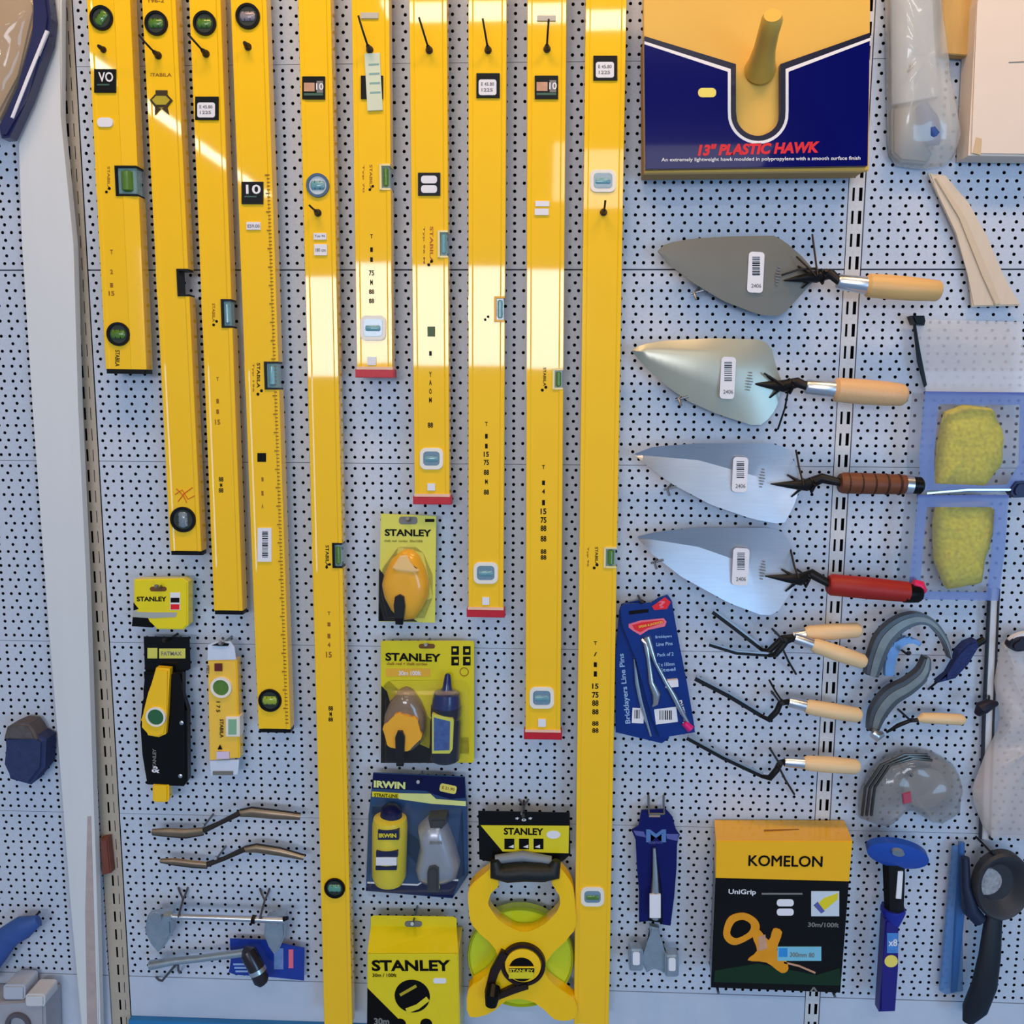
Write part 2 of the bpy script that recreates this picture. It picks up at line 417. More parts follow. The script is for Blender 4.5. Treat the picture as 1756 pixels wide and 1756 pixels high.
        obj('spirit_tube', tube(NB(), [pl.L(xm, zc-q, -.003), pl.L(xm, zc-q*.85, -.003), pl.L(xm, zc+q*.85, -.003), pl.L(xm, zc+q, -.003)], [r*.5, r, r, r*.5], 12), m or GRN, fr, smooth=True)
        return fr
    def hole(s, px, py, r=6, wire=None):
        pl = s.pl; c = pl.pt(px, py); k = (pl.pt(px+1, py)-c).length*r
        obj('hanging_hole', ring(NB(), pl, c, k*.55, k*1.05, -.001, .0009, 20), mat('brown_grommet', (60, 34, 14), .5), s.root)
        a = c+pl.n*.012; b = NB(); inn = Vector((c.x, .02, c.z+.002))
        pts = [inn, Vector((c.x, -.001, c.z+.001)), a]
        if wire: e = pl.pt(*wire)+pl.n*.026; pts += [lerp(a, e, .1)+pl.n*.004, lerp(a, e, .5)+pl.n*.006, e]
        tube(b, pts, .0015, 8); q = c+pl.n*.0035; tube(b, [q, q+pl.n*.006, a+pl.n*.002], [k*.75, k*.7, k*.5], 12)
        o = obj('display_hook', b, WIRE, None, smooth=True)
        tag(o, 'wire hook holding the '+s.root['label'].replace('yellow spirit level', 'spirit level').split(',')[0], 'hook', 'wire display hooks on the perforated wall')
    def label(s, px, m=BLK, h=.0012, name='sticker', label=None): return flat(name, s.pl, px, m, s.root, h, -.0015, label=label)
    def vprint(s, px, y0, y1, st='STABILA', wpx=9, m=None, name='printed_lettering'):
        x0 = px; text(st, s.pl, (px-wpx/2, y0), (px-wpx/2, y1), wpx, m or OINK, s.root, name, h=-.0008)
    def stack(s, px, items, w_=9, m=None):
        """upright characters printed one above another"""
        for y, st, h_ in items:
            text(st, s.pl, (px-w_/2*(.5 if len(st) == 1 else 1), y+h_/2), (px+w_/2*(.5 if len(st) == 1 else 1), y+h_/2), h_, m or INK, s.root, 'printed_numeral', h=-.0008, bold=.03)
    def scale_marks(s, x, y0, y1, n, m=None):
        b = NB()
        for i in range(n):
            y = lerp(y0, y1, i/(n-1)); w_ = 7 if i % 5 == 0 else 4
            prism(b, s.pl, rect(x-w_/2, y-1.6, x+w_/2, y+1.6), -.0006, -.0014)
        obj('printed_marks', b, m or INK, s.root)
def dots(L, pts, r=3.0):
    b = NB()
    for x, y in pts: disc(b, L.pl, L.pl.pt(x, y), r*.0009, -.0015, -.0007, 10)
    obj('printed_dots', b, INK, L.root)
BADGE = mat('sticker_black', (14, 15, 17), .35, spec=.15)
def badge(L, x, y, w_=38, h_=39, kind='text', st='10'):
    L.label(rect(x-w_/2, y-h_/2, x+w_/2, y+h_/2), BADGE, label='black square warranty sticker')
    if kind == 'text':
        text(st, L.pl, (x-w_*.28, y+2), (x+w_*.40, y+2), h_*.42, WHT, L.root, 'sticker_print', h=.0016)
        flat('sticker_print', L.pl, rect(x-w_*.36, y+h_*.14, x+w_*.2, y+h_*.2), mat('dim_green_print', (60, 96, 80), .5), L.root, .0015)
    elif kind == 'photo':
        flat('sticker_print', L.pl, rect(x-w_*.42, y-h_*.22, x+w_*.05, y+h_*.16), mat('tan_print', (196, 150, 120), .5, var=.3), L.root, .0015)
        flat('sticker_print', L.pl, rect(x+w_*.14, y-h_*.3, x+w_*.42, y+h_*.22), GRY, L.root, .0015)
        text('10', L.pl, (x+w_*.12, y+h_*.1), (x+w_*.44, y+h_*.1), h_*.3, WHT, L.root, 'sticker_print', h=.0019)
        flat('sticker_print', L.pl, rect(x-w_*.42, y+h_*.24, x+w_*.42, y+h_*.34), mat('dim_green_print', (60, 96, 80), .5), L.root, .0015)
    elif kind == 'white':
        L.label(rrect(x-w_*.40, y-h_*.24, x+w_*.36, y+h_*.4, 4), PAPER, .0018, 'price_label', 'white price label stuck over the black sticker')
        text('E 45.80', L.pl, (x-w_*.3, y+h_*.02), (x+w_*.26, y+h_*.02), h_*.14, GRY, L.root, 'price_print', h=.0021)
        text('1225', L.pl, (x-w_*.28, y+h_*.26), (x+w_*.2, y+h_*.26), h_*.14, GRY, L.root, 'price_print', h=.0021)
    elif kind == 'two':
        for q in (-.2, .22): L.label(rrect(x-w_*.36, y+h_*(q-.17), x+w_*.36, y+h_*(q+.17), 5), PAPER, .0018, 'price_label', 'white oval price label')

L1 = Level((148, 222), (181, 250), 'shortest yellow spirit level with black end cap, leftmost of the row', 633, yaw=0, dT=.052, dB=.046, thick=.024, notch=(197, 284, 336), ridge=.64)
L1.round_vial(174, 31, 20, rot=50); L1.hole(177, 85, 5); badge(L1, 180.5, 139, 37, 40, 'text', 'VO')
L1.label(rrect(167, 202, 194, 218, 7), PAPER); L1.edge_vial(GRN); L1.vprint(186, 285, 325, wpx=5); dots(L1, ((187, 323), (182, 329)), 2.4)
L1.stack(191, [(432, 'T', 8), (466, '2', 8), (489, '1', 8), (503, '15', 8)], 10, OINK); L1.round_vial(203, 573, 20, rot=0); L1.vprint(201, 600, 628, 'STABILA', 8, INK)

L2 = Level((243, 301), (292, 345), 'second yellow spirit level from the left, with ribbon rosette print and empty black edge notch', 945, dT=.05, dB=.045, notch=(303, 461, 508))
L2.round_vial(268, 40, 20, rot=0); L2.hole(271, 95, 6, wire=(252, 72)); L2.vprint(0, 0, 1, wpx=1) if 0 else None
text('STABILA', L2.pl, (255, 131), (294, 131), 6, OINK, L2.root, 'printed_lettering', h=-.0007)
text('196-2', L2.pl, (254, 4), (281, 4), 7, OINK, L2.root, 'printed_lettering', h=-.0007)
b = NB(); prism(b, L2.pl, [(257, 172), (266, 162), (287, 162), (296, 172), (287, 184), (266, 184)], .0008, -.0015)
prism(b, L2.pl, rect(267, 155, 287, 163), .0008, -.0015); prism(b, L2.pl, [(266, 184), (276, 186), (266, 197)], .0008, -.0015); prism(b, L2.pl, [(287, 184), (277, 186), (290, 197)], .0008, -.0015)
ros = obj('rosette_print', b, mat('dark_brown_ink', (54, 40, 10), .5), L2.root)
flat('rosette_centre', L2.pl, [(261, 172), (268, 165), (285, 165), (292, 172), (285, 180), (268, 180)], mat('olive_print', (176, 160, 30), .5), ros, .0013)
L2.edge_vial(empty=True); L2.round_vial(314, 891, 22, m=mat('grey_spirit', (120, 132, 140), .2, coat=.5), rot=90)
b = NB()
for q in ([(300, 848), (312, 840), (322, 856), (334, 850)], [(305, 860), (316, 846), (330, 836)], [(302, 838), (314, 850), (320, 862)]): tube(b, [L2.pl.pt(*p)-L2.pl.n*.0006 for p in q], .0007, 6)
obj('orange_scribble', b, mat('orange_ink', (214, 90, 10), .5), L2.root, label='orange handwritten scribble')

L3 = Level((322, 380), (367, 416), 'third yellow spirit level from the left, blue edge vial halfway and a plain lower end', 1047, dT=.048, dB=.045, notch=(379, 513, 562))
L3.round_vial(351, 40, 20); L3.hole(353, 92, 6, wire=(336, 72)); badge(L3, 355, 186, 40, 40, 'white'); L3.edge_vial(BLU)
L3.vprint(366, 520, 552, wpx=5); dots(L3, ((371, 551), (366, 557)), 2.4); L3.stack(373, [(650, 'T', 7), (688, '1', 8), (706, '1', 8), (724, '15', 9)], 9, OINK); L3.stack(379, [(822, '88', 8), (832, 'M', 7), (841, '88', 8)], 8)

L4 = Level((397, 455), (443, 498), 'fourth yellow spirit level from the left, barcode label near its lower end', 1250, dT=.048, dB=.046, notch=(453, 620, 668))
L4.round_vial(425, 28, 21, m=mat('mauve_spirit', (140, 130, 140), .2, coat=.5)); L4.hole(425, 80, 6); badge(L4, 433, 331, 37, 38, 'text', '10')
L4.label(rect(423, 381, 447, 394), PAPER); text('E59.00', L4.pl, (425, 391), (446, 391), 6, GRY, L4.root, 'price_print', h=.0015)
L4.edge_vial(BLU); L4.vprint(443, 622, 665, 'STABILA', 6, INK); L4.vprint(434, 622, 672, 'Typ 196', 4); dots(L4, ((448, 670), (442, 676)), 2.6)
flat('logo_mark', L4.pl, rect(441, 777, 456, 792), INK, L4.root, -.0006, -.0015); L4.stack(450, [(822, '1', 7), (846, '1', 8), (868, 'A', 8)], 7, OINK)
L4.label(rect(442, 905, 466, 963), PAPER, label='white barcode label'); barcode(L4.pl, 450, 911, 460, 956, L4.root, .0015, True)
L4.round_vial(463, 1201, 20, m=mat('lime_spirit', (150, 170, 50), .2, coat=.5))
b = NB()
for i in range(150):
    y = lerp(300, 1240, i/149.0); xr = lerp(455, 498, y/1250)-3; wd = 8 if i % 5 == 0 else 5
    prism(b, L4.pl, rect(xr-wd, y-.8, xr, y+.8), .0004, -.0006)
obj('ruler_marks', b, mat('brown_ink', (140, 90, 24), .6), L4.root)

L5 = Level((510, 568), (556, 604), 'yellow spirit level running off the bottom edge, with a large blue round vial', 1757, dT=.046, dB=.05, cap=None, notch=(570, 931, 974))
L5.round_vial(545, 318, 20, m=BLU, dark=False, bezel=mat('slate_ring', (60, 90, 120), .3)); L5.hole(545, 365, 6, wire=(538, 358)); badge(L5, 538, 151, 39, 39, 'photo')
L5.label(rect(538, 400, 560, 411), PAPER); L5.label(rect(539, 419, 561, 438), PAPER)
text('Typ 96', L5.pl, (540, 408), (558, 408), 5, GRY, L5.root, 'label_print', h=.0015); text('180 cm', L5.pl, (541, 432), (559, 432), 6, GRY, L5.root, 'label_print', h=.0015)
L5.edge_vial(GRN); L5.vprint(561, 935, 972, 'STABILA', 6, INK); dots(L5, ((565, 968), (560, 973)), 2.4)
L5.stack(564, [(1052, 'T', 6), (1071, '1', 7), (1091, '1', 8), (1106, '4', 8), (1123, '15', 10)], 10, OINK); L5.stack(567, [(1215, '88', 8), (1225, 'M', 8), (1234, '88', 7)], 8); L5.round_vial(574, 1523, 18, m=mat('teal_spirit', (90, 150, 130), .2, coat=.5))
text('196', L5.pl, (578, 1), (578, 2), 1, OINK, L5.root) if 0 else None

L6 = Level((603, 667), (612, 673), 'shortest of the red-ended yellow spirit levels, blue square vial just above its red end', 634, dT=.05, dB=.046, cap='red', notch=(651, 281, 326))
L6.hole(634, 85, 6, wire=(621, 40)); badge(L6, 638, 150, 38, 40, 'none')
L6.label(rotpts(rect(628, 92, 654, 190), 641, 141, -3), mat('pale_green_paper', (206, 216, 190), .6), .002, 'price_label', 'long pale green price label')
for i in range(4): flat('label_print', L6.pl, rotpts(rect(634, 110+i*16, 652, 113+i*16), 641, 141, -3), mat('pale_teal_ink', (130, 170, 160), .6), L6.root, .0024)
L6.label(rect(619, 22, 649, 32), mat('grey_film', (186, 182, 170), .5)); L6.edge_vial(GRN, frame=mat('pale_frame', (232, 214, 150), .4)); L6.vprint(636, 282, 326, 'STABILA', 5); L6.vprint(623, 282, 330, 'Typ 70', 4); dots(L6, ((639, 319), (634, 325)), 2.2)
L6.stack(637, [(405, 'T', 7), (428, '1', 8), (445, '1', 8), (468, '75', 9), (484, 'M', 9), (500, '88', 8), (516, '88', 8)], 9); L6.square_vial(640, 562, 32, 30); L6.label(rect(630, 612, 645, 626), PAPER)

L7 = Level((701, 767), (711, 771), 'red-ended yellow spirit level directly above the yellow chalk line packs', 852, dT=.05, dB=.046, cap='red', notch=(751, 395, 442))
L7.hole(736, 86, 6, wire=(723, 43)); badge(L7, 736, 316, 38, 39, 'two'); L7.edge_vial(BLU, frame=mat('pale_frame', (232, 214, 150), .4))
L7.vprint(740, 388, 452, 'STABILA', 6, mat('rust_ink', (170, 80, 20), .5)); L7.vprint(727, 388, 452, 'Typ 96 M', 4); dots(L7, ((740, 448), (735, 454)), 2.6)
flat('logo_mark', L7.pl, rect(733, 560, 746, 577), mat('grey_green_ink', (80, 100, 70), .6), L7.root, -.0006, -.0015); L7.stack(738, [(606, '1', 8), (642, 'Y', 9), (656, 'A', 9), (671, 'O', 9), (686, 'M', 9), (729, '88', 9)], 9)
L7.square_vial(740, 786, 28, 24); L7.label(rect(733, 829, 746, 841), PAPER)

L8 = Level((803, 869), (803, 863), 'red-ended yellow spirit level with pale price label, second longest of the red-ended four', 1046, dT=.051, dB=.046, cap='red', notch=(848, 508, 552))
L8.hole(837, 86, 6, wire=(830, 45)); badge(L8, 837, 147, 40, 42, 'white'); L8.edge_vial(BLU, frame=mat('orange_frame', (232, 170, 40), .4)); dots(L8, ((837, 543), (832, 548)), 2.2)
L8.stack(834, [(727, 'T', 7), (748, '1', 8), (765, '1', 8), (779, '15', 9), (793, '75', 9), (810, '88', 9), (826, 'M', 8), (844, '88', 9)], 9); L8.square_vial(833, 982, 30, 24); L8.label(rect(827, 1024, 839, 1037), PAPER)

L9 = Level((905, 971), (901, 961), 'longest of the four yellow spirit levels with red ends, black picture sticker near its top', 1256, dT=.05, dB=.046, cap='red', notch=(948, 632, 668))
L9.hole(938, 84, 6, wire=(941, 46)); badge(L9, 937, 150, 40, 40, 'photo'); L9.label(rect(921, 27, 953, 36), mat('grey_film', (186, 182, 170), .5))
L9.label(rect(918, 345, 942, 354), PAPER); L9.label(rect(917, 358, 941, 369), PAPER); L9.edge_vial(GRN, frame=mat('pale_frame', (232, 214, 150), .4))
L9.vprint(934, 630, 662, 'STABILA', 5, INK); dots(L9, ((936, 664), (930, 669)), 2.6); L9.stack(932, [(801, 'T', 7), (828, '1', 8), (843, '4', 8), (862, '1', 9), (877, '15', 10), (892, '75', 10), (906, '88', 10), (924, '88', 10), (946, '88', 8), (956, '88', 8)], 10)
L9.square_vial(929, 1196, 30, 24); L9.label(rect(923, 1233, 936, 1246), PAPER)

L10 = Level((1006, 1073), (984, 1044), 'rightmost yellow spirit level, running off the bottom edge with a white-ringed square vial', 1757, dT=.048, dB=.05, cap=None, notch=(1036, 938, 974))
badge(L10, 1038, 117, 41, 42, 'white'); L10.square_vial(1034, 310, 32, 26); L10.hole(1035, 364, 6, wire=(1036, 350))
L10.edge_vial(GRN, frame=mat('pale_frame', (232, 214, 150), .4)); L10.vprint(1023, 938, 970, 'STABILA', 5, INK); L10.vprint(1008, 938, 972, 'Typ 96', 4); dots(L10, ((1024, 969), (1019, 974)), 2.6)
L10.stack(1021, [(1103, 'T', 6), (1122, '/', 7), (1140, '1', 8), (1156, '1', 9), (1177, '15', 9), (1192, '75', 10), (1206, '88', 10), (1221, '88', 9), (1241, '88', 8), (1253, '88', 8)], 11)
L10.square_vial(1016, 1537, 28, 20, m=GRN)

# ------------------------------------------------------------------ plastic hawk behind its blue card
PK = P(.075); PY = P(.066)
hk = thing('plastic_hawk', 'boxed yellow plastic hawk with a peg handle behind a navy card at the top right', 'hawk', U(1298, 297, .06))
HY = mat('hawk_yellow_plastic', (224, 178, 78), .42, var=.03, scale=12)
obj('plate', prism(NB(), PY, [(1103, -60), (1493, -62), (1490, 292), (1106, 296)], 0, -.012, .001), HY, hk)
obj('box_side', prism(NB(), PY, [(1106, 60), (1489, 56), (1489, 288), (1107, 292)], -.0125, -.058, .001), mat('kraft_card', (176, 140, 84), .7), hk)
handle = [(1304, 118, .07), (1306, 108, .085), (1311, 85, .11), (1318, 55, .15), (1324, 34, .178), (1325, 26, .184)]
obj('handle', tubepx(NB(), handle, [27, 23, 19, 18, 18.5, 15], 24), HY, hk, smooth=True)
def cut(l, dx=0, dy=0, in_=0):
    """outline of the card's top edge with the U-shaped cut, in_ px inset"""
    pts = [(1105+0, 62+in_), (1262-in_, 110+in_*.95)]
    pts += [(1262-in_, 190)]
    pts += [(1300+(38+in_)*math.cos(math.radians(a)), 195+(38+in_)*math.sin(math.radians(a))) for a in range(170, 0, -10)]
    pts += [(1338+in_, 190), (1338+in_, 110+in_*.95), (1492, 56+in_)]
    return pts
card = cut(0)+[(1488, 284), (1107, 290)]
obj('card_front', prism(NB(), PK, card, 0, -.009, .0006), mat('navy_card_print', (6, 10, 92), .16, spec=.08, coat=.2, var=.1, scale=10), hk)
flat('card_border', PK, cut(0)+cut(0, in_=9)[::-1], mat('midnight_print', (8, 8, 44), .3, coat=.5), hk, .0004)
flat('white_outline', PK, cut(0, in_=9)+cut(0, in_=14)[::-1], WHT, hk, .0006)
flat('price_dot', PK, rrect(1197, 151, 1228, 167, 7), mat('pale_yellow_sticker', (232, 214, 100), .5), hk, .0006)
text('13" PLASTIC HAWK', PK, (1196, 268), (1405, 262), 20, mat('red_print', (224, 30, 40), .4), hk, h=.0006, bold=.05, shear=.2)
text('An extremely lightweight hawk moulded in polypropylene with a smooth surface finish', PK, (1134, 279), (1475, 276), 8, WHT, hk, 'small_lettering', h=.0006, bold=.01)

def puffy(pl, outline, depth, seed, amp=.006, n=26, m=None):
    """bag: outline ring shrunk towards its centre while rising, with creases"""
    rnd = random.Random(seed); o = resample(outline+[outline[0]], n+1)[:-1]; cx = sum(p[0] for p in o)/n; cy = sum(p[1] for p in o)/n
    b = NB(); rows = []; ph_ = [rnd.random()*6.28 for _ in range(4)]
    for q, h in ((1, 0), (1.0, .25), (.93, .62), (.78, .86), (.55, .98), (.3, 1.0), (.08, .97)):
        row = []
        for k, (x, y) in enumerate(o):
            a = 2*math.pi*k/n; w_ = amp*(math.sin(5*a+ph_[0]+q*3)+.6*math.sin(9*a+ph_[1])+.5*math.sin(14*a+ph_[2]-q*6))*.5*(q if h else 0)
            row.append(b.verts.new(pl.pt(cx+(x-cx)*q, cy+(y-cy)*q)+pl.n*(depth*h+w_)))
        rows.append(row)
    for a_, b_ in zip(rows, rows[1:]):
        for k in range(n): b.faces.new((a_[k], a_[(k+1) % n], b_[(k+1) % n], b_[k]))
    b.faces.new(rows[0][::-1]); b.faces.new(rows[-1]); return b
def crom(pts, n=6):
    o = []
    for i in range(len(pts)-1):
        p = [pts[max(0, i-1)], pts[i], pts[i+1], pts[min(len(pts)-1, i+2)]]
        for k in range(n):
            t = k/n; o.append(tuple(.5*(2*p[1][j]+(p[2][j]-p[0][j])*t+(2*p[0][j]-5*p[1][j]+4*p[2][j]-p[3][j])*t*t+(3*p[1][j]-p[0][j]-3*p[2][j]+p[3][j])*t**3) for j in range(len(p[0]))))
    o.append(tuple(pts[-1])); return o
def closed(pts, n=4):
    m_ = len(pts); q = crom(pts[-2:]+pts+pts[:2], n)
    return q[2*n:(m_+2)*n]
# ------------------------------------------------------------------ brick trowels
def resample(pts, n):
    d = [0]
    for a, b in zip(pts, pts[1:]): d.append(d[-1]+math.hypot(b[0]-a[0], b[1]-a[1]))
    o = []
    for i in range(n):
        t = d[-1]*i/(n-1); k = 0
        while k < len(d)-2 and d[k+1] < t: k += 1
        f = (t-d[k])/((d[k+1]-d[k]) or 1); o.append((lerp(pts[k][0], pts[k+1][0], f), lerp(pts[k][1], pts[k+1][1], f)))
    return o
def blade(pl, up, lo, mid, hgt, th=.0014, n=22, prof=(0, .55, 1, .55, 0)):
    up, lo, mid = resample(up, n), resample(lo, n), resample(mid, n); bm = NB(); F = []; B = []
    for i in range(n):
        t = math.sin(math.pi*min(1, i/(n-1)*.9+.08)); a, b, m_ = up[i], lo[i], mid[i]
        row = [a, ((a[0]+m_[0])/2, (a[1]+m_[1])/2), m_, ((b[0]+m_[0])/2, (b[1]+m_[1])/2), b]
        F.append([bm.verts.new(pl.pt(x, y)+pl.n*(hgt*t*k)) for (x, y), k in zip(row, prof)])
        B.append([bm.verts.new(pl.pt(x, y)+pl.n*(hgt*t*k-th)) for (x, y), k in zip(row, prof)])
    for i in range(n-1):
        for k in range(4):
            bm.faces.new((F[i][k], F[i+1][k], F[i+1][k+1], F[i][k+1])); bm.faces.new((B[i][k], B[i][k+1], B[i+1][k+1], B[i+1][k]))
        for k in (0, 4): bm.faces.new((F[i][k], B[i][k], B[i+1][k], F[i+1][k]))
    for k in range(4):
        bm.faces.new((F[0][k], F[0][k+1], B[0][k+1], B[0][k])); bm.faces.new((F[-1][k], F[-1][k+1], B[-1][k+1], B[-1][k]))
    bmesh.ops.remove_doubles(bm, verts=bm.verts[:], dist=1e-5)
    return bm
def handle_px(a, b, da, db, prof, seg=20):
    """prof: (t, radius px)"""
    bm = NB(); pts = [(lerp(a[0], b[0], t), lerp(a[1], b[1], t), lerp(da, db, t)) for t, _ in prof]
    return tubepx(bm, pts, [r for _, r in prof], seg)
BLADE_D = .034
def trowel(label, up, lo, mid, hgt, m, stick, shank, ferr, grip, gm, gprof, ferr_m=None, ang=3, extra=None, prof=(0, .55, 1, .55, 0), ties=(), below=None):
    pl = P(BLADE_D)
    t = thing('brick_trowel', label, 'trowel', U((up[0][0]+grip[1][0])/2, lo[-1][1], .03), 'brick trowels hanging above one another')
    obj('blade', blade(pl, up, lo, mid, hgt, prof=prof), m, t, smooth=True if prof[1] != .5 else 12)
    x, y, w_, h_ = stick; q = rotpts(rrect(x-w_/2, y-h_/2, x+w_/2, y+h_/2, 6), x, y, ang); sp = P(BLADE_D+(hgt if hgt > 0 else hgt*.25)+.0012)
    lb = flat('price_label', sp, q, PAPER, t, .0004, -.0012)
    barcode(sp, x-6, y-h_*.38, x+7, y+h_*.1, lb, .0007, True)
    text('2406', sp, (x-8, y+h_*.38), (x+9, y+h_*.38), 7, GRY, lb, 'label_print', h=.0007)
    mx, my = stick[0]+38, stick[1]+6; b = NB(); mp = P(BLADE_D+(hgt*.9 if hgt > 0 else hgt*.35)+.001)
    for k in range(-3, 4): prism(b, mp, rotpts(rect(mx-5+abs(k), my+k*5-1, mx+5-abs(k), my+k*5+1), mx, my, 8), .0004, -.001)
    obj('stamped_mark', b, GRY, t)
    # forged shank: spear point riveted on the blade, then a crank up to the ferrule
    s0, s1, s2 = shank; b = NB()
    tubepx(b, [(s0[0], s0[1], BLADE_D+.004), (lerp(s0[0], s1[0], .5), lerp(s0[1], s1[1], .5), BLADE_D+.007), (s1[0], s1[1], BLADE_D+.012), (s2[0], s2[1], .062), ((ferr if ferr_m else grip)[0][0]+4, (ferr if ferr_m else grip)[0][1], .066)], [1, 6, 11, 9, 7], 12)
    tubepx(b, [(s1[0]-25, s1[1]+20, BLADE_D+.003), (s1[0], s1[1], BLADE_D+.010), (s1[0]-32, s1[1]-18, BLADE_D+.003)], [1.5, 6, 1.5], 8)
    obj('shank', b, mat('black_forged_steel', (24, 24, 26), .45, metal=.3), t, smooth=True)
    if ferr_m: obj('ferrule', handle_px(ferr[0], ferr[1], .066, .067, ((0, 11), (.05, 13), (.9, 15), (1, 15))), ferr_m, t, smooth=True)
    obj('handle', handle_px(grip[0], grip[1], .067, .066, gprof), gm, t, smooth=True)
    b = NB()
    for tie in ties: tubepx(b, tie, 1.8, 6)
    tubepx(b, [(s1[0]+8, s1[1]-12, .055), (s1[0]+16, s1[1], .066), (s1[0]+10, s1[1]+12, .055), (s1[0]+4, s1[1], .048), (s1[0]+8, s1[1]-12, .055)], 2.6, 6)
    obj('cable_tie', b, WIRE, t, smooth=True)
    if extra: extra(t)
    hk_ = hook(s1[0]+14, s1[1]-4, .06, 'wire hook carrying the '+label.split(',')[0], r=.0018)
    if below:
        b = NB(); x, y = below
        tubepx(b, [(x+6, y-8, .0), (x+2, y-6, .03), (x-6, y+2, .036), (x-2, y+14, .04)], 2.2, 6); tubepx(b, [(x-12, y+4, .034), (x+10, y-2, .036)], 2, 6)
        tag(obj('display_hook', b, ZINC, None, smooth=True), 'small wire hook under the edge of the '+label.split(',')[0], 'hook', 'wire display hooks on the perforated wall')
SB1 = mat('dull_grey_steel', (112, 109, 100), .45, metal=.4, var=.05, scale=30)
SB2 = mat('lacquered_pale_steel', (176, 176, 160), .34, metal=.55, var=.05, scale=30)
SB3 = mat('brushed_steel', (186, 192, 202), .34, metal=.8, var=.10, scale=20, stretch=(1, 1, 14))
trowel('dull grey brick trowel with wooden handle, topmost of the four', [(1128, 430), (1142, 417), (1190, 409), (1260, 405), (1328, 404), (1346, 414), (1376, 440), (1402, 471)],
       [(1128, 432), (1150, 456), (1190, 486), (1240, 516), (1300, 539), (1332, 543), (1348, 534), (1386, 492), (1402, 474)], [(1128, 431), (1250, 468), (1345, 478), (1402, 472)], .003, SB1,
       (1296, 467, 27, 70), ((1344, 481), (1400, 474), (1425, 470)), ((1436, 483), (1488, 490)), ((1484, 489), (1611, 499)), WOOD, ((0, 15), (.04, 20), (.3, 21), (.6, 20.5), (.97, 18), (1, 15)), CHROME,
       ties=([(1393, 402, .03), (1398, 440, .05), (1402, 472, .066)], [(1366, 440, .045), (1385, 458, .06), (1400, 474, .066)], [(1340, 472, .05), (1370, 462, .05), (1400, 460, .06)]), below=(1196, 500))
trowel('pale convex brick trowel with round wooden handle, second from the top', [(1084, 600), (1100, 591), (1140, 584), (1220, 580), (1302, 582), (1322, 592), (1330, 625), (1341, 656)],
       [(1084, 603), (1104, 626), (1140, 660), (1180, 688), (1230, 710), (1292, 730), (1310, 728), (1332, 700), (1341, 660)], [(1084, 601), (1190, 615), (1290, 640), (1341, 658)], .012, SB2,
       (1248, 648, 25, 72), ((1290, 658), (1345, 662), (1368, 656)), ((1381, 663), (1430, 668)), ((1428, 668), (1556, 678)), mat('peach_wood', (226, 178, 126), .4, var=.08, scale=300), ((0, 14), (.05, 21), (.4, 22), (.75, 21), (.93, 19), (.98, 14), (1, 6)), CHROME,
       ties=([(1352, 668, .06), (1346, 700, .04), (1334, 736, .01)], [(1310, 640, .045), (1330, 652, .05), (1345, 662, .06)]), below=(1170, 682))
def lea(t):
    b = NB()
    for k in range(5):
        x = 1453+k*22; tubepx(b, [(x-1.6, 828.5+k*.6, .067), (x, 828.5+k*.6, .067), (x+1.6, 828.5+k*.6, .067)], [18.2, 19.2, 18.2], 18)
    obj('leather_ring', b, mat('dark_leather', (62, 34, 22), .5), t, smooth=True)
    obj('pommel_band', handle_px((1551, 831), (1563, 832), .067, .067, ((0, 17), (1, 17))), CHROME, t, smooth=True)
    obj('pommel', handle_px((1563, 832), (1582, 833), .067, .067, ((0, 15), (.8, 15), (1, 11))), BLK, t, smooth=True)
trowel('bright steel brick trowel with brown leather handle, third from the top', [(1089, 778), (1120, 766), (1200, 760), (1320, 760), (1350, 768), (1364, 795), (1372, 828)],
       [(1089, 781), (1106, 796), (1150, 829), (1220, 866), (1290, 890), (1344, 900), (1364, 862), (1372, 833)], [(1089, 780), (1200, 790), (1300, 818), (1372, 830)], -.011, SB3,
       (1269, 814, 26, 60), ((1322, 830), (1382, 832), (1410, 820)), ((1420, 826), (1442, 827)), ((1440, 828), (1552, 831)), mat('brown_leather', (110, 62, 36), .5, var=.2, scale=90), ((0, 16), (.05, 18.5), (.5, 18.5), (1, 17)), None,
       extra=lea, prof=(0, .5, 1, .5, 0), ties=([(1365, 772, .03), (1370, 800, .05), (1378, 832, .066)],), below=(1150, 836))
def redend(t):
    obj('pommel', handle_px((1550, 1017), (1580, 1018), .066, .066, ((0, 17), (.8, 16), (1, 12))), BLK, t, smooth=True)
    obj('hanging_ring', tubepx(NB(), [(1566, 1000, .066), (1578, 1004, .066), (1582, 1012, .066), (1576, 1020, .066)], [7, 9, 8, 5], 10), mat('hot_pink_plastic', (226, 36, 90), .4), t, smooth=True)
trowel('bright steel brick trowel with red handle, lowest of the four', [(1094, 920), (1130, 911), (1200, 905), (1322, 905), (1345, 914), (1360, 945), (1367, 985)],
       [(1094, 924), (1120, 952), (1170, 990), (1250, 1034), (1312, 1057), (1332, 1052), (1360, 1010), (1367, 990)], [(1094, 922), (1200, 940), (1300, 975), (1367, 987)], -.011, SB3,
       (1270, 972, 28, 64), ((1312, 988), (1372, 994), (1392, 984)), ((1400, 990), (1424, 996)), ((1420, 1002), (1556, 1015)), mat('red_soft_grip', (158, 34, 26), .5, var=.06), ((0, 15), (.04, 19), (.5, 19.5), (1, 18)), None,
       extra=redend, prof=(0, .5, 1, .5, 0), ties=([(1355, 938, .03), (1362, 970, .05), (1370, 992, .066)],), below=(1128, 962))

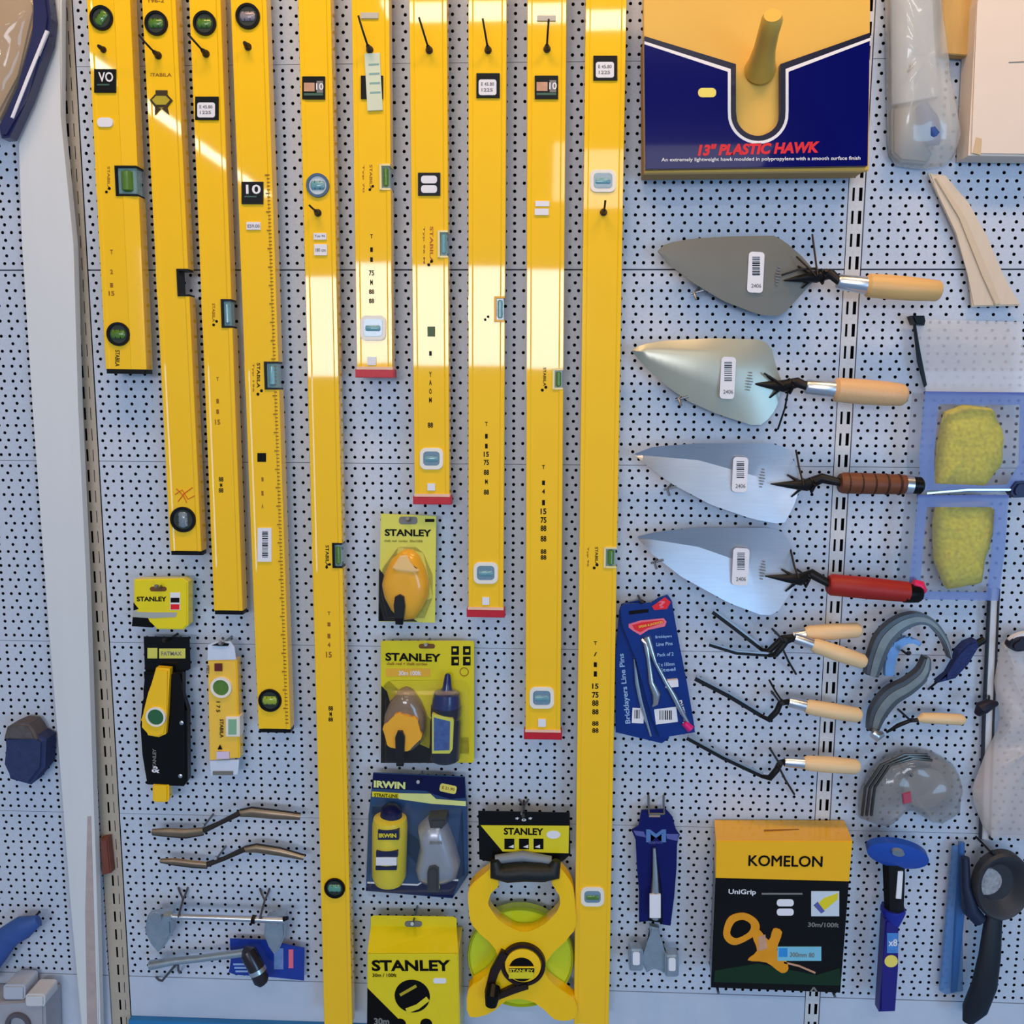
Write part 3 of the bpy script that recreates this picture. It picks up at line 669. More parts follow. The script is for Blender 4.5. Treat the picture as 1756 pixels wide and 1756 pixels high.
# ------------------------------------------------------------------ brick jointers / pointing irons with wooden handles
def pointer(label, bl, crank, ferr, grip, tie, wide=7, d=.05, gr=13):
    t = thing('pointing_iron', label, 'pointing iron', U(grip[0][0], grip[0][1]+20, d-.02), 'small cranked pointing irons')
    pl = P(d-.01); b = NB()
    prism(b, pl, band(bl, wide), .0011, -.0011, .0004)
    obj('blade', b, mat('black_forged_steel', (24, 24, 26), .45), t)
    ed = [(x+2, y-wide*.5-1.5) for x, y in bl]
    obj('polished_edge', prism(NB(), pl, band(ed, 3), .0022, -.001), STEEL, t)
    obj('crank', tubepx(NB(), [(bl[-1][0], bl[-1][1], d-.010)]+[(x, y, d) for x, y in crank]+[(ferr[0][0], ferr[0][1], d+.006)], [3.5]+[5.5]*len(crank)+[5], 10), mat('black_forged_steel', (24, 24, 26), .45), t, smooth=True)
    obj('ferrule', handle_px(ferr[0], ferr[1], d+.006, d+.007, ((0, 8), (.1, 9), (1, 10))), CHROME, t, smooth=True)
    obj('handle', handle_px(grip[0], grip[1], d+.007, d+.007, ((0, gr-3), (.08, gr), (.5, gr+1.2), (.94, gr), (1, gr-4))), mat('cream_wood', (232, 196, 146), .45, var=.08, scale=30, stretch=(1, 8, 8)), t, smooth=True)
    if tie: obj('cable_tie', tubepx(NB(), tie, 1.9, 6), WIRE, t, smooth=True)
pointer('upper wooden handled pointing iron of the crossed pair under the red trowel', [(1222, 1050), (1262, 1080), (1306, 1114)], [(1318, 1117), (1334, 1102), (1342, 1094)], ((1360, 1092), (1385, 1087)), ((1380, 1086), (1476, 1080)), None, 6, .047)
pointer('lower wooden handled pointing iron of the crossed pair, blade behind', [(1216, 1106), (1262, 1120), (1318, 1124)], [(1330, 1122), (1342, 1108), (1348, 1100)], ((1362, 1094), (1396, 1106)), ((1392, 1105), (1484, 1136)), [(1342, 1112, .06), (1352, 1134, .03), (1365, 1156, .01)], 5, .068)
pointer('middle wooden handled pointing iron hanging level with the blue packets', [(1192, 1164), (1250, 1194), (1306, 1228)], [(1318, 1234), (1332, 1220), (1338, 1206)], ((1352, 1203), (1384, 1211)), ((1380, 1211), (1476, 1227)), [(1319, 1166, .03), (1330, 1186, .05), (1342, 1204, .06)], 7)
pointer('lowest wooden handled pointing iron, above the yellow and black box', [(1178, 1266), (1240, 1300), (1306, 1331)], [(1320, 1334), (1332, 1320), (1338, 1308)], ((1345, 1306), (1382, 1309)), ((1378, 1308), (1473, 1315)), [(1334, 1312, .06), (1346, 1336, .03), (1362, 1362, .01)], 6)
hook(1345, 1100, .072, 'black wire hook holding the crossed pair of pointing irons'); hook(1340, 1208, .06, 'black wire hook holding the middle pointing iron'); hook(1337, 1310, .06, 'black wire hook holding the lowest pointing iron')

# ------------------------------------------------------------------ blue packets of line pins
PB = mat('blue_packet_card', (12, 48, 124), .35, spec=.2, coat=.25, var=.2, scale=30)
def packet(label, pts, d, logo, dx, front):
    pl = P(d); t = thing('line_pin_packet', label, 'packet', U(1110, 1265, d), 'blue line pin packets')
    obj('card', prism(NB(), pl, pts, 0, -.004, .0008), PB, t)
    return t, pl
t, pl = packet('rear blue line pin packet, fanned out to the left behind the other', [(1062, 1048), (1066, 1036), (1100, 1028), (1110, 1060), (1118, 1180), (1148, 1266), (1135, 1275), (1056, 1256), (1056, 1120)], .030, None, 0, False)
text('Bricklayers Line Pins', pl, (1084, 1240), (1072, 1120), 11, mat('pale_blue_print', (150, 180, 220), .5), t, h=.0006)
obj('steel_pin', tubepx(NB(), [(1088, 1130, .033), (1092, 1170, .034), (1098, 1200, .034), (1116, 1262, .033)], [2, 4, 4, 2], 8), STEEL, t, smooth=True)
flat('barcode_label', pl, rotpts(rect(1084, 1214, 1104, 1240), 1094, 1227, 3), PAPER, t, .0006); barcode(pl, 1088, 1217, 1100, 1232, t, .0008)
t, pl = packet('front blue line pin packet with a red oval logo and two steel pins', [(1063, 1042), (1072, 1036), (1118, 1034), (1128, 1026), (1145, 1020), (1152, 1030), (1157, 1060), (1166, 1110), (1178, 1170), (1190, 1240), (1192, 1256), (1132, 1266), (1118, 1230), (1090, 1130), (1066, 1070)], .040, None, 0, True)
flat('logo_patch', pl, [(1078, 1070), (1098, 1064), (1138, 1060), (1143, 1066), (1140, 1074), (1112, 1080), (1098, 1089), (1086, 1082), (1078, 1076)], mat('pink_print', (232, 110, 130), .4), t, .0005)
flat('logo_patch', pl, [(1084, 1072), (1100, 1067), (1136, 1063), (1139, 1067), (1110, 1077), (1098, 1084), (1088, 1079)], mat('red_print', (224, 30, 40), .4), t, .0008)
text('SPEAR & JACKSON', pl, (1096, 1078), (1137, 1069), 5, mat('yellow_print', (240, 200, 60), .4), t, h=.0011)
flat('window_cut', pl, [(1078, 1048), (1112, 1044), (1112, 1050), (1079, 1054)], INK, t, .0005)
flat('corner_print', pl, [(1118, 1040), (1140, 1024), (1150, 1032), (1144, 1044), (1122, 1046)], mat('red_print', (224, 30, 40), .4), t, .0006)
text('?', pl, (1130, 1043), (1142, 1041), 12, mat('pink_print', (232, 110, 130), .4), t, h=.0009)
for i, (y, s) in enumerate(((1096, 'Bricklayers'), (1108, 'Line Pins'), (1126, 'Pack of 2'), (1143, '2 x 150mm'), (1152, 'Steel'))):
    text(s, pl, (1124+i*1.6, y), (1152+i*1.6, y-2), 6, mat('pale_blue_print', (150, 180, 220), .5), t, h=.0006)
obj('steel_pin', tubepx(NB(), [(1100, 1096, .042), (1108, 1102, .043), (1112, 1130, .043), (1117, 1170, .044), (1126, 1190, .044), (1124, 1206, .044), (1119, 1212, .043)], [3, 6, 4, 5, 8, 5, 1], 10), STEEL, t, smooth=True)
obj('steel_pin', tubepx(NB(), [(1110, 1092, .044), (1113, 1102, .045), (1124, 1136, .045), (1142, 1170, .046), (1156, 1194, .046), (1170, 1222, .045), (1180, 1240, .044)], [6, 6, 3, 4, 5, 4, 3], 10), STEEL, t, smooth=True)
flat('price_tag', pl, rotpts(rect(1140, 1164, 1162, 1176), 1151, 1170, -5), PAPER, t, .0075)
flat('barcode_label', pl, rotpts(rect(1123, 1214, 1161, 1240), 1142, 1227, -7), PAPER, t, .0006); barcode(pl, 1131, 1218, 1154, 1234, t, .0009)
text('Ireland', pl, (1180, 1238), (1169, 1200), 9, WHT, t, h=.0007)
obj('pink_tip', tubepx(NB(), [(1174, 1240, .045), (1184, 1250, .045)], [6, 7], 10), mat('magenta_plastic', (214, 30, 120), .4), t, smooth=True)
hook(1100, 1034, .05, 'thin hook above the blue line pin packets')

# ------------------------------------------------------------------ chalk lines
def stanley(pl, x0, x1, y, h_, t, dy=0): text('STANLEY', pl, (x0, y), (x1, y+dy), h_, INK, t, 'brand_lettering', h=.0007, bold=.035)
BLIS = clear('clear_blister', (130, 136, 140), .06)
YREEL = mat('reel_yellow_plastic', (244, 176, 24), .28, coat=.5, var=.03)
# upper
pl = P(.03); t = thing('chalk_line', 'yellow teardrop chalk reel on a pale lime card, uppermost of the packs', 'chalk line', U(698, 1070, .02), 'chalk line packs')
obj('card', prism(NB(), pl, [(653, 881), (748, 885), (746, 1068), (649, 1066)], 0, -.002, .0005), mat('pale_lime_card', (216, 212, 84), .4, coat=.4), t)
flat('card_print', pl, [(650, 975), (658, 985), (668, 1020), (684, 1045), (716, 1066), (649, 1065)], INK, t)
flat('hang_slot', pl, rrect(684, 886, 716, 899, 5), GRY, t); flat('card_print', pl, rect(729, 890, 745, 895), INK, t)
stanley(pl, 660, 740, 919, 12, t, 1); text('chalk reel  cordex  30m/100ft', pl, (659, 929), (725, 930), 4, mat('olive_ink', (120, 120, 30), .5), t, h=.0006)
tear = [(685, 947), (694, 941), (706, 941), (718, 950), (730, 975), (737, 1000), (735, 1022), (726, 1042), (712, 1060), (690, 1062), (672, 1045), (660, 1022), (656, 1000), (662, 978), (672, 958)]
obj('reel_body', puffy(pl, tear, .026, 1, 0, 40), YREEL, t, smooth=True)
obj('reel_shoulder', prism(NB(), pl, [(690, 948), (702, 946), (712, 966), (724, 972), (716, 976), (684, 972), (678, 968)], .0285, .024, .002), mat('pale_orange_plastic', (250, 204, 130), .3, coat=.4), t, smooth=True)
obj('crank_handle', prism(NB(), pl, [(684, 1062), (681, 1030), (683, 1016), (691, 1012), (698, 1016), (700, 1032), (696, 1063)], .034, .024, .002), BLK, t)
obj('blister', prism(NB(), pl, [(683, 938), (708, 934), (726, 948), (742, 985), (742, 1025), (728, 1060), (664, 1058), (652, 1010), (656, 975)], .036, 0, .008, 3), BLIS, t, smooth=True)
hook(700, 893, .042, 'hook holding the uppermost chalk reel pack', m=ZINC)
# middle set
pl = P(.03); t = thing('chalk_line_set', 'yellow blister pack with a clear chalk reel and a navy chalk bottle', 'chalk line', U(732, 1310, .02), 'chalk line packs')
obj('card', prism(NB(), pl, rrect(653, 1099, 813, 1308, 4), 0, -.002, .0005), mat('strong_lime_card', (214, 200, 20), .35, coat=.4), t)
flat('card_print', pl, [(654, 1176), (664, 1186), (676, 1230), (686, 1262), (740, 1285), (770, 1308), (653, 1308)], INK, t)
stanley(pl, 661, 756, 1133, 14, t, 2); flat('hang_slot', pl, rrect(718, 1104, 746, 1112, 4), mat('brown_slot', (110, 70, 30), .6), t)
text('chalk reel + chalk cordex', pl, (663, 1140), (733, 1141), 5, OINK, t, h=.0006)
flat('tan_print', pl, rect(662, 1146, 738, 1160), mat('amber_print', (222, 170, 50), .5), t, .0005)
text('30m 100ft', pl, (684, 1158), (722, 1158), 8, PAPER, t, h=.0009)
for x, y in ((774, 1108), (794, 1108), (774, 1126), (794, 1126)): flat('icon_print', pl, rect(x, y, x+13, y+15), INK, t)
for x, y in ((777, 1112), (798, 1113), (779, 1131), (799, 1130)): flat('icon_print', pl, rect(x, y, x+6, y+5), LIME, t, .0008)
obj('round_print', ring(NB(), pl, pl.pt(796, 1152), .006, .0075, 0, .0006, 20), OINK, t)
body = [(684, 1182), (696, 1176), (708, 1180), (722, 1200), (732, 1224), (732, 1248), (724, 1272), (706, 1286), (686, 1286), (668, 1274), (659, 1250), (660, 1224), (670, 1200)]
obj('reel_shell', puffy(pl, body, .023, 1, 0, 40), mat('smoky_clear_plastic', (150, 128, 104), .15, alpha=.75, coat=1, var=.3, scale=60), t, smooth=True)
star = []
for k in range(48):
    a = 2*math.pi*k/48; r = 30 + (2.5 if math.sin(a*6) > .3 else -1); star.append((695+r*math.cos(a)*1.03, 1244+r*math.sin(a)))
obj('winding_disc', prism(NB(), pl, star, .030, .022, .001), YREEL, t)
obj('crank_handle', prism(NB(), pl, [(686, 1298), (684, 1250), (688, 1240), (696, 1240), (700, 1250), (698, 1298)], .038, .028, .002), BLK, t)
cb = mat('navy_bottle', (24, 34, 92), .3, coat=.4)
obj('chalk_bottle', handle_px((765, 1208), (762, 1303), .045, .045, ((0, 16), (.03, 26), (.2, 26), (.24, 24), (.3, 26.5), (.97, 26), (1, 22))), mat('dark_navy_bottle', (12, 16, 40), .3, coat=.4), t, smooth=True)
obj('bottle_cap', handle_px((768, 1155), (765, 1212), .045, .045, ((0, 3), (.05, 5), (.4, 8), (.5, 10), (.58, 22), (.8, 24), (1, 25))), cb, t, smooth=True)
p2 = P(.0700); lbq = [(741, 1224), (776, 1232), (778, 1236), (776, 1285), (771, 1292), (741, 1292)]
flat('bottle_label', p2, lbq, mat('lime_border', (206, 206, 80), .5), t, .0005, -.008); flat('bottle_label', p2, [(744, 1230), (772, 1237), (771, 1286), (744, 1287)], mat('steel_blue_print', (60, 90, 150), .5, var=.4, scale=150), t, .0009)
obj('blister', prism(NB(), pl, rrect(656, 1166, 806, 1304, 18), .043, 0, .012, 3), BLIS, t, smooth=True)
hook(731, 1108, .042, 'hook holding the yellow chalk reel and bottle pack', m=ZINC)
# lower navy set
pl = P(.03); t = thing('chalk_line_set', 'navy blister pack with a yellow chalk bottle and a silver chalk reel', 'chalk line', U(716, 1542, .02), 'chalk line packs')
DN = mat('dark_navy_card', (12, 18, 66), .35, spec=.15, coat=.2)
obj('card', prism(NB(), pl, [(640, 1325), (797, 1332), (801, 1380), (803, 1500), (790, 1520), (776, 1541), (627, 1528), (632, 1400)], 0, -.002, .0005), mat('slate_blue_card', (40, 70, 110), .35, var=.35, scale=25, coat=.4), t)
flat('card_print', pl, [(640, 1326), (797, 1333), (798, 1368), (772, 1370), (744, 1362), (730, 1356), (638, 1352)], DN, t)
text('IRWIN', pl, (641, 1350), (695, 1353), 12, mat('pale_lime_print', (222, 226, 140), .5), t, 'brand_lettering', h=.0008, bold=.05)
flat('card_stripe', pl, [(638, 1357), (684, 1360), (684, 1369), (638, 1366)], LIME, t, .0006); flat('card_stripe', pl, [(684, 1360), (738, 1361), (748, 1370), (799, 1374), (799, 1382), (740, 1378), (684, 1370)], mat('pale_lime_print', (222, 226, 140), .5), t, .0007)
text('STRAIT-LINE', pl, (642, 1366), (682, 1368), 6, INK, t, h=.0009)
flat('price_sticker', pl, rotpts(rrect(754, 1345, 783, 1359, 4), 768, 1352, 12), mat('pale_yellow_sticker', (232, 214, 100), .5), t, .0009); text('E 21.90', pl, (758, 1352), (779, 1356), 5, OINK, t, h=.0012)
obj('chalk_bottle', handle_px((669, 1398), (667, 1512), .048, .048, ((0, 18), (.04, 28), (.12, 30), (.3, 30), (.9, 29), (1, 24)), 24), mat('yellow_bottle', (226, 204, 40), .35, coat=.4), t, smooth=True)
obj('bottle_cap', handle_px((672, 1380), (670, 1412), .048, .048, ((0, 8), (.2, 17), (.8, 20), (1, 21))), DN, t, smooth=True)
p2 = P(.0770)
for q, m_ in ((rect(648, 1424, 684, 1440), DN), (rect(645, 1460, 682, 1469), DN), (rect(645, 1470, 680, 1484), PAPER), (rect(644, 1486, 680, 1492), DN)): flat('bottle_print', p2, q, m_, t, .0004, -.012)
text('IRWIN', p2, (650, 1436), (680, 1436), 7, LIME, t, 'brand_lettering', h=.0008)
rb = [(735, 1398), (760, 1396), (768, 1410), (780, 1440), (790, 1478), (784, 1500), (766, 1508), (736, 1510), (720, 1504), (714, 1484), (722, 1445), (718, 1412)]
obj('reel_body', puffy(pl, rb, .034, 1, 0, 40), mat('silver_grey_plastic', (158, 164, 176), .3, metal=.35, coat=.4), t, smooth=True)
obj('reel_neck', prism(NB(), pl, [(738, 1390), (768, 1388), (770, 1398), (760, 1408), (742, 1408)], .03, 0, .004), mat('dark_grey_plastic', (52, 54, 58), .4), t, smooth=True)
obj('crank_handle', prism(NB(), pl, [(738, 1508), (738, 1474), (741, 1466), (750, 1464), (757, 1468), (757, 1508)], .042, .032, .003), mat('dark_grey_plastic', (52, 54, 58), .4), t, smooth=True)
text('IRWIN', P(.0645), (737, 1448), (758, 1448), 5, GRY, t, 'brand_lettering')
flat('base_print', pl, [(630, 1514), (718, 1519), (734, 1508), (786, 1512), (776, 1539), (627, 1527)], DN, t, .0006); obj('base_line', prism(NB(), pl, band([(630, 1513), (716, 1517), (734, 1506), (786, 1509)], 2.5), .0012, 0), PAPER, t)
flat('base_print', pl, rrect(735, 1515, 754, 1526, 4), mat('pale_lime_print', (222, 226, 140), .5), t, .001)
obj('blister', prism(NB(), pl, [(638, 1380), (794, 1384), (798, 1500), (780, 1512), (640, 1514), (632, 1500)], .05, 0, .012, 3), BLIS, t, smooth=True)
hook(718, 1342, .042, 'hook holding the navy chalk line pack', m=ZINC)
# boxed tape / chalk line at the bottom
BY = mat('box_yellow_print', (228, 206, 14), .3, coat=.4)
p3 = P(.075); t = thing('boxed_tape', 'yellow cardboard box with black lettering and a black round badge, cut by the bottom edge', 'box', U(707, 1790, .06))
obj('carton', prism(NB(), p3, [(630, 1634), (786, 1634), (789, 1800), (629, 1800)], 0, -.07, .0015), BY, t)
q = [p3.pt(630, 1634), p3.pt(786, 1634)]; hp = P(.035)
b = NB(); top = [hp.pt(636, 1573), hp.pt(640, 1570), hp.pt(778, 1572), hp.pt(783, 1576)]
vs = [b.verts.new(v) for v in (q[0], q[1], hp.pt(783, 1590), hp.pt(636, 1588))]; b.faces.new(vs)
b2 = [b.verts.new(v) for v in (hp.pt(636, 1588)+Vector((0, .0, 0)), hp.pt(783, 1590), top[3], top[2], top[1], top[0])]; b.faces.new(b2)
ob_ = [v.co.copy() for v in b.verts]
bmesh.ops.remove_doubles(b, verts=b.verts[:], dist=1e-6)
g = bmesh.ops.extrude_face_region(b, geom=b.faces[:]); bmesh.ops.translate(b, verts=[v for v in g['geom'] if isinstance(v, bmesh.types.BMVert)], vec=(0, .001, 0))
obj('hang_flap', b, BY, t); flat('hang_slot', hp, rrect(694, 1579, 724, 1589, 5), mat('grey_slot', (110, 112, 110), .6), t, .0008)
stanley(p3, 638, 773, 1665, 19, t); text('30m / 100ft', p3, (639, 1675), (680, 1675), 6, INK, t, h=.0008)
obj('round_badge', disc(NB(), p3, p3.pt(707, 1708), .029, 0, .0006, 36), INK, t)
flat('badge_print', p3, band([(686, 1706), (714, 1690)], 5), mat('olive_print', (176, 160, 30), .5), t, .0009); flat('badge_print', p3, band([(697, 1733), (716, 1726), (734, 1712)], 9), LIME, t, .0009)
flat('price_sticker', p3, rrect(743, 1677, 765, 1686, 3), PAPER, t, .0008)
flat('corner_print', p3, [(630, 1694), (692, 1756), (700, 1800), (629, 1800)], INK, t, .0006); text('30m', p3, (642, 1757), (668, 1757), 12, GRY, t, h=.0009, bold=.04)
for x in (677, 722): obj('icon_print', disc(NB(), p3, p3.pt(x+9, 1756), .010, 0, .001, 20), INK, t)
hook(708, 1584, .05, 'hook through the flap of the yellow box', m=ZINC)

# ------------------------------------------------------------------ open-reel long tape
t = thing('long_tape_reel', 'open yellow long tape reel with lime disc, black grip and hang card', 'tape measure', U(895, 1745, .05)); pr = P(.05)
YF = mat('frame_yellow_plastic', (248, 198, 0), .35, coat=.4, var=.02)
obj('lime_disc', disc(NB(), P(.03), P(.03).pt(893, 1638), .088, -.012, .006, 64), mat('lime_plastic', (196, 210, 30), .3, coat=.4), t, smooth=True)
obj('disc_rim', ring(NB(), P(.03), P(.03).pt(893, 1638), .083, .089, .004, .010, 64), mat('lime_rim_plastic', (168, 186, 40), .3), t, smooth=True)
fr = NB()
prism(fr, pr, closed([(836, 1488), (848, 1480), (856, 1512), (842, 1524), (838, 1540), (846, 1560), (877, 1585), (900, 1590), (923, 1585), (954, 1558), (962, 1540), (956, 1522), (946, 1508), (956, 1484), (966, 1488), (982, 1514), (986, 1552), (984, 1590), (936, 1640), (940, 1672), (984, 1706), (986, 1738), (952, 1741), (926, 1716), (900, 1706), (868, 1706), (848, 1726), (806, 1736), (804, 1690), (832, 1668), (850, 1646), (852, 1620), (812, 1582), (805, 1550), (806, 1516)], 3), .012, -.012, .0015, 2)
obj('frame', fr, YF, t)
obj('hand_grip', tubepx(NB(), [(848, 1476, .062), (851, 1494, .062), (870, 1497, .064), (900, 1495, .064), (930, 1496, .064), (950, 1494, .062), (955, 1476, .062)], [7, 15, 16, 16, 16, 15, 7], 18), mat('black_rubber_grip', (22, 26, 26), .5, bump=.3, scale=200), t, smooth=True)
obj('upper_grip', tubepx(NB(), [(850, 1474, .052), (896, 1468, .052), (945, 1476, .052)], [8, 9, 8], 12), mat('grey_ribbed_plastic', (120, 130, 140), .4), t, smooth=True)
pc = P(.0635); c = pc.pt(897, 1652)
obj('hub', disc(NB(), pc, c, .029, -.004, .006, 48, dome=.002), YF, t, smooth=True)
obj('hub_badge', disc(NB(), pc, pc.pt(895, 1657), .0205, .004, .0088, 40), INK, t)
flat('badge_print', pc, rect(872, 1651, 917, 1654), YF, t, .0092, .008); flat('badge_print', pc, rect(873, 1661, 915, 1672), LIME, t, .0092, .008); text('STANLEY', pc, (874, 1660), (915, 1661), 5, LIME, t, 'brand_lettering', h=.0095)
ck = NB(); ring(ck, pc, c, .030, .037, -.002, .006, 48)
obj('crank_ring', ck, mat('crank_black', (34, 18, 14), .4), t, smooth=True)
b = NB(); prism(b, pc, band([(866, 1630), (847, 1664), (838, 1700)], 14), .007, -.001, .001); prism(b, pc, band([(905, 1687), (878, 1694), (848, 1708)], 11), .007, -.001, .001)
obj('crank_arm', b, mat('crank_black', (34, 18, 14), .4), t); obj('crank_knob', tubepx(NB(), [(846, 1692, .068), (844, 1708, .08), (842, 1724, .082)], [12, 13, 10], 14), BLK, t, smooth=True)
ph = P(.044); hc = [(820, 1391), (977, 1394), (978, 1466), (964, 1478), (950, 1474), (852, 1472), (840, 1478), (822, 1474)]
cd_ = obj('hang_card', prism(NB(), ph, hc, 0, -.002, .0004), mat('black_card', (10, 10, 10), .35, spec=.15, coat=.2), t)
flat('card_print', ph, [(824, 1415), (976, 1416), (975, 1463), (862, 1460)], LIME, cd_); text('STANLEY', ph, (864, 1431), (932, 1432), 12, INK, cd_, 'brand_lettering', h=.0008, bold=.03)
for x in (865, 890, 915): flat('icon_print', ph, rect(x, 1438, x+17, 1456), INK, cd_, .0007)
for x in (872, 897, 917): flat('icon_print', ph, [(x, 1452), (x+9, 1448), (x+9, 1454)], PAPER, cd_, .001)
obj('price_sticker', prism(NB(), ph, oval(949, 1431, 12, 7, 20), .0008, 0), PAPER, cd_); text('* o *', ph, (884, 1408), (913, 1408), 7, PAPER, cd_, h=.0006)
hook(897, 1400, .055, 'Y-shaped wire hook above the long tape reel')

# ------------------------------------------------------------------ small goods at lower left
p1 = P(.04); t = thing('boxed_knife', 'small yellow package with hang slot and a black notch, beside the left upright', 'package', U(275, 1080, .03))
sh = [(229, 994), (314, 992), (322, 998), (322, 1072), (314, 1080), (268, 1079), (256, 1062), (226, 1062), (226, 1056), (240, 1052), (229, 1040)]
obj('pack', prism(NB(), p1, sh, 0, -.02, .002), mat('pack_yellow', (232, 212, 20), .3, coat=.4), t)
flat('black_panel', p1, [(228, 1056), (252, 1056), (262, 1076), (226, 1074)], INK, t, .0002, -.018); flat('black_panel', p1, [(229, 1033), (238, 1044), (229, 1047)], INK, t, .0004)
flat('hang_slot', p1, rrect(257, 1006, 286, 1014, 4), mat('brown_slot', (110, 70, 30), .6), t); stanley(p1, 235, 286, 1031, 8, t)
flat('window', p1, [(228, 1049), (266, 1050), (304, 1050), (302, 1058), (262, 1060), (228, 1058)], mat('silver_print', (196, 196, 184), .3, metal=.5), t, .0006)
flat('colour_sticker', p1, rect(292, 1016, 309, 1046), PAPER, t, .0006); flat('colour_sticker', p1, rect(293, 1025, 308, 1033), INK, t, .0009); flat('colour_sticker', p1, rect(293, 1036, 308, 1045), mat('red_print', (224, 30, 40), .4), t, .0009)
hook(271, 1008, .052, 'hook through the slot of the small yellow package', m=ZINC)

t = thing('torpedo_level', 'small yellow torpedo level strapped on a black card and black holster', 'spirit level', U(285, 1368, .03)); pt_ = P(.034)
obj('hang_card', prism(NB(), pt_, [(246, 1092), (324, 1093), (326, 1147), (318, 1150), (314, 1156), (254, 1156), (248, 1148)], 0, -.003, .0006), mat('black_card', (10, 10, 10), .35, spec=.15, coat=.2), t)
flat('card_print', pt_, rect(253, 1111, 270, 1129), mat('olive_lime_print', (206, 204, 90), .5), t); flat('card_print', pt_, rect(273, 1112, 318, 1129), mat('olive_lime_print', (206, 204, 90), .5), t)
text('FATMAX', pt_, (277, 1124), (312, 1124), 7, GRY, t, h=.0008)
obj('holster', prism(NB(), pt_, [(250, 1150), (316, 1150), (316, 1190), (324, 1215), (325, 1335), (318, 1345), (256, 1342), (249, 1290), (244, 1240), (248, 1200), (254, 1180)], .010, -.006, .003, 3), BLK, t, smooth=True)
obj('level_body', prism(NB(), pt_, [(276, 1139), (299, 1141), (295, 1220), (292, 1252), (280, 1257), (262, 1254), (256, 1238), (250, 1228), (256, 1212), (264, 1180)], .020, .006, .003, 2), YEL, t, smooth=True)
obj('lower_tip', prism(NB(), pt_, rrect(266, 1338, 294, 1371, 6), .012, -.004, .003), YEL, t, smooth=True)
obj('vial_ring', ring(NB(), P(.052), P(.052).pt(269, 1228), .0125, .0165, 0, .005, 32), mat('white_vial_housing', (232, 226, 214), .4), t, smooth=True)
obj('vial_glass', disc(NB(), P(.052), P(.052).pt(269, 1228), .0128, 0, .004, 32), mat('deep_green_spirit', (40, 100, 60), .2, coat=.6), t)
obj('screw', disc(NB(), P(.045), P(.045).pt(312, 1239), .0035, 0, .002, 12, dome=.001), STEEL, t, smooth=True); obj('screw', disc(NB(), P(.045), P(.045).pt(310, 1330), .0035, 0, .002, 12, dome=.001), STEEL, t, smooth=True)
text('STANLEY', P(.0452), (268, 1320), (268, 1284), 6, GRY, t, 'brand_lettering'); text('&', P(.0452), (260, 1324), (274, 1326), 11, PAPER, t)
hook(284, 1100, .046, 'hook above the black-carded torpedo level')

t = thing('pocket_level', 'short yellow pocket level in a clear sleeve with green round vial', 'spirit level', U(382, 1330, .03)); pp = P(.036)
obj('body', prism(NB(), pp, [(356, 1133), (406, 1132), (411, 1300), (359, 1304)], 0, -.018, .0015), YEL, t)
obj('sleeve', prism(NB(), pp, [(356, 1104), (370, 1098), (396, 1098), (404, 1108), (408, 1330), (362, 1332)], .002, -.02, .001), clear('clear_sleeve', (225, 232, 240), .06), t)
flat('sleeve_header', pp, [(357, 1106), (370, 1100), (395, 1100), (402, 1110), (405, 1131), (356, 1132)], mat('milky_header', (206, 216, 232), .35), t, .0004, -.002)
flat('sleeve_foot', pp, [(360, 1305), (410, 1303), (408, 1328), (362, 1330)], mat('milky_header', (206, 216, 232), .35), t, .0004, -.002)
flat('hang_slot', pp, [(364, 1106), (376, 1101), (394, 1103), (392, 1107), (378, 1107)], INK, t, .0028, .002)
c = pp.pt(380, 1178); obj('vial_ring', ring(NB(), pp, c, .0125, .0175, 0, .004, 32), mat('white_vial_housing', (232, 226, 214), .4), t, smooth=True); obj('vial_window', disc(NB(), pp, c, .0128, 0, .003, 32), GRN, t)
obj('edge_vial', prism(NB(), pp, rect(388, 1228, 412, 1262), .0035, -.016, .001), mat('white_vial_housing', (232, 226, 214), .4), t); flat('edge_vial_window', pp, rect(393, 1232, 407, 1258), mat('pale_green_spirit', (130, 176, 140), .2, coat=.5), t, .0042, .003)
flat('logo_mark', pp, rect(369, 1137, 382, 1150), mat('maroon_print', (96, 30, 24), .5), t, .0032, .002); text('STABILA', pp, (360, 1154), (360, 1140), 5, INK, t, h=.003); text('1 7 5', pp, (372, 1202), (372, 1220), 6, INK, t, h=.003)
text('STABILA', pp, (378, 1232), (378, 1264), 6, INK, t, h=.003); flat('arrow_print', pp, [(374, 1284), (382, 1284), (378, 1276)], INK, t, .003, .002); flat('price_label', pp, rect(372, 1288, 394, 1300), mat('lilac_label', (214, 196, 220), .6), t, .003)
flat('barcode_edge', pp, rect(366, 1322, 400, 1328), mat('grey_slot', (110, 112, 110), .6), t, .003)
hook(380, 1105, .046, 'hook through the clear sleeve of the pocket level', m=ZINC)

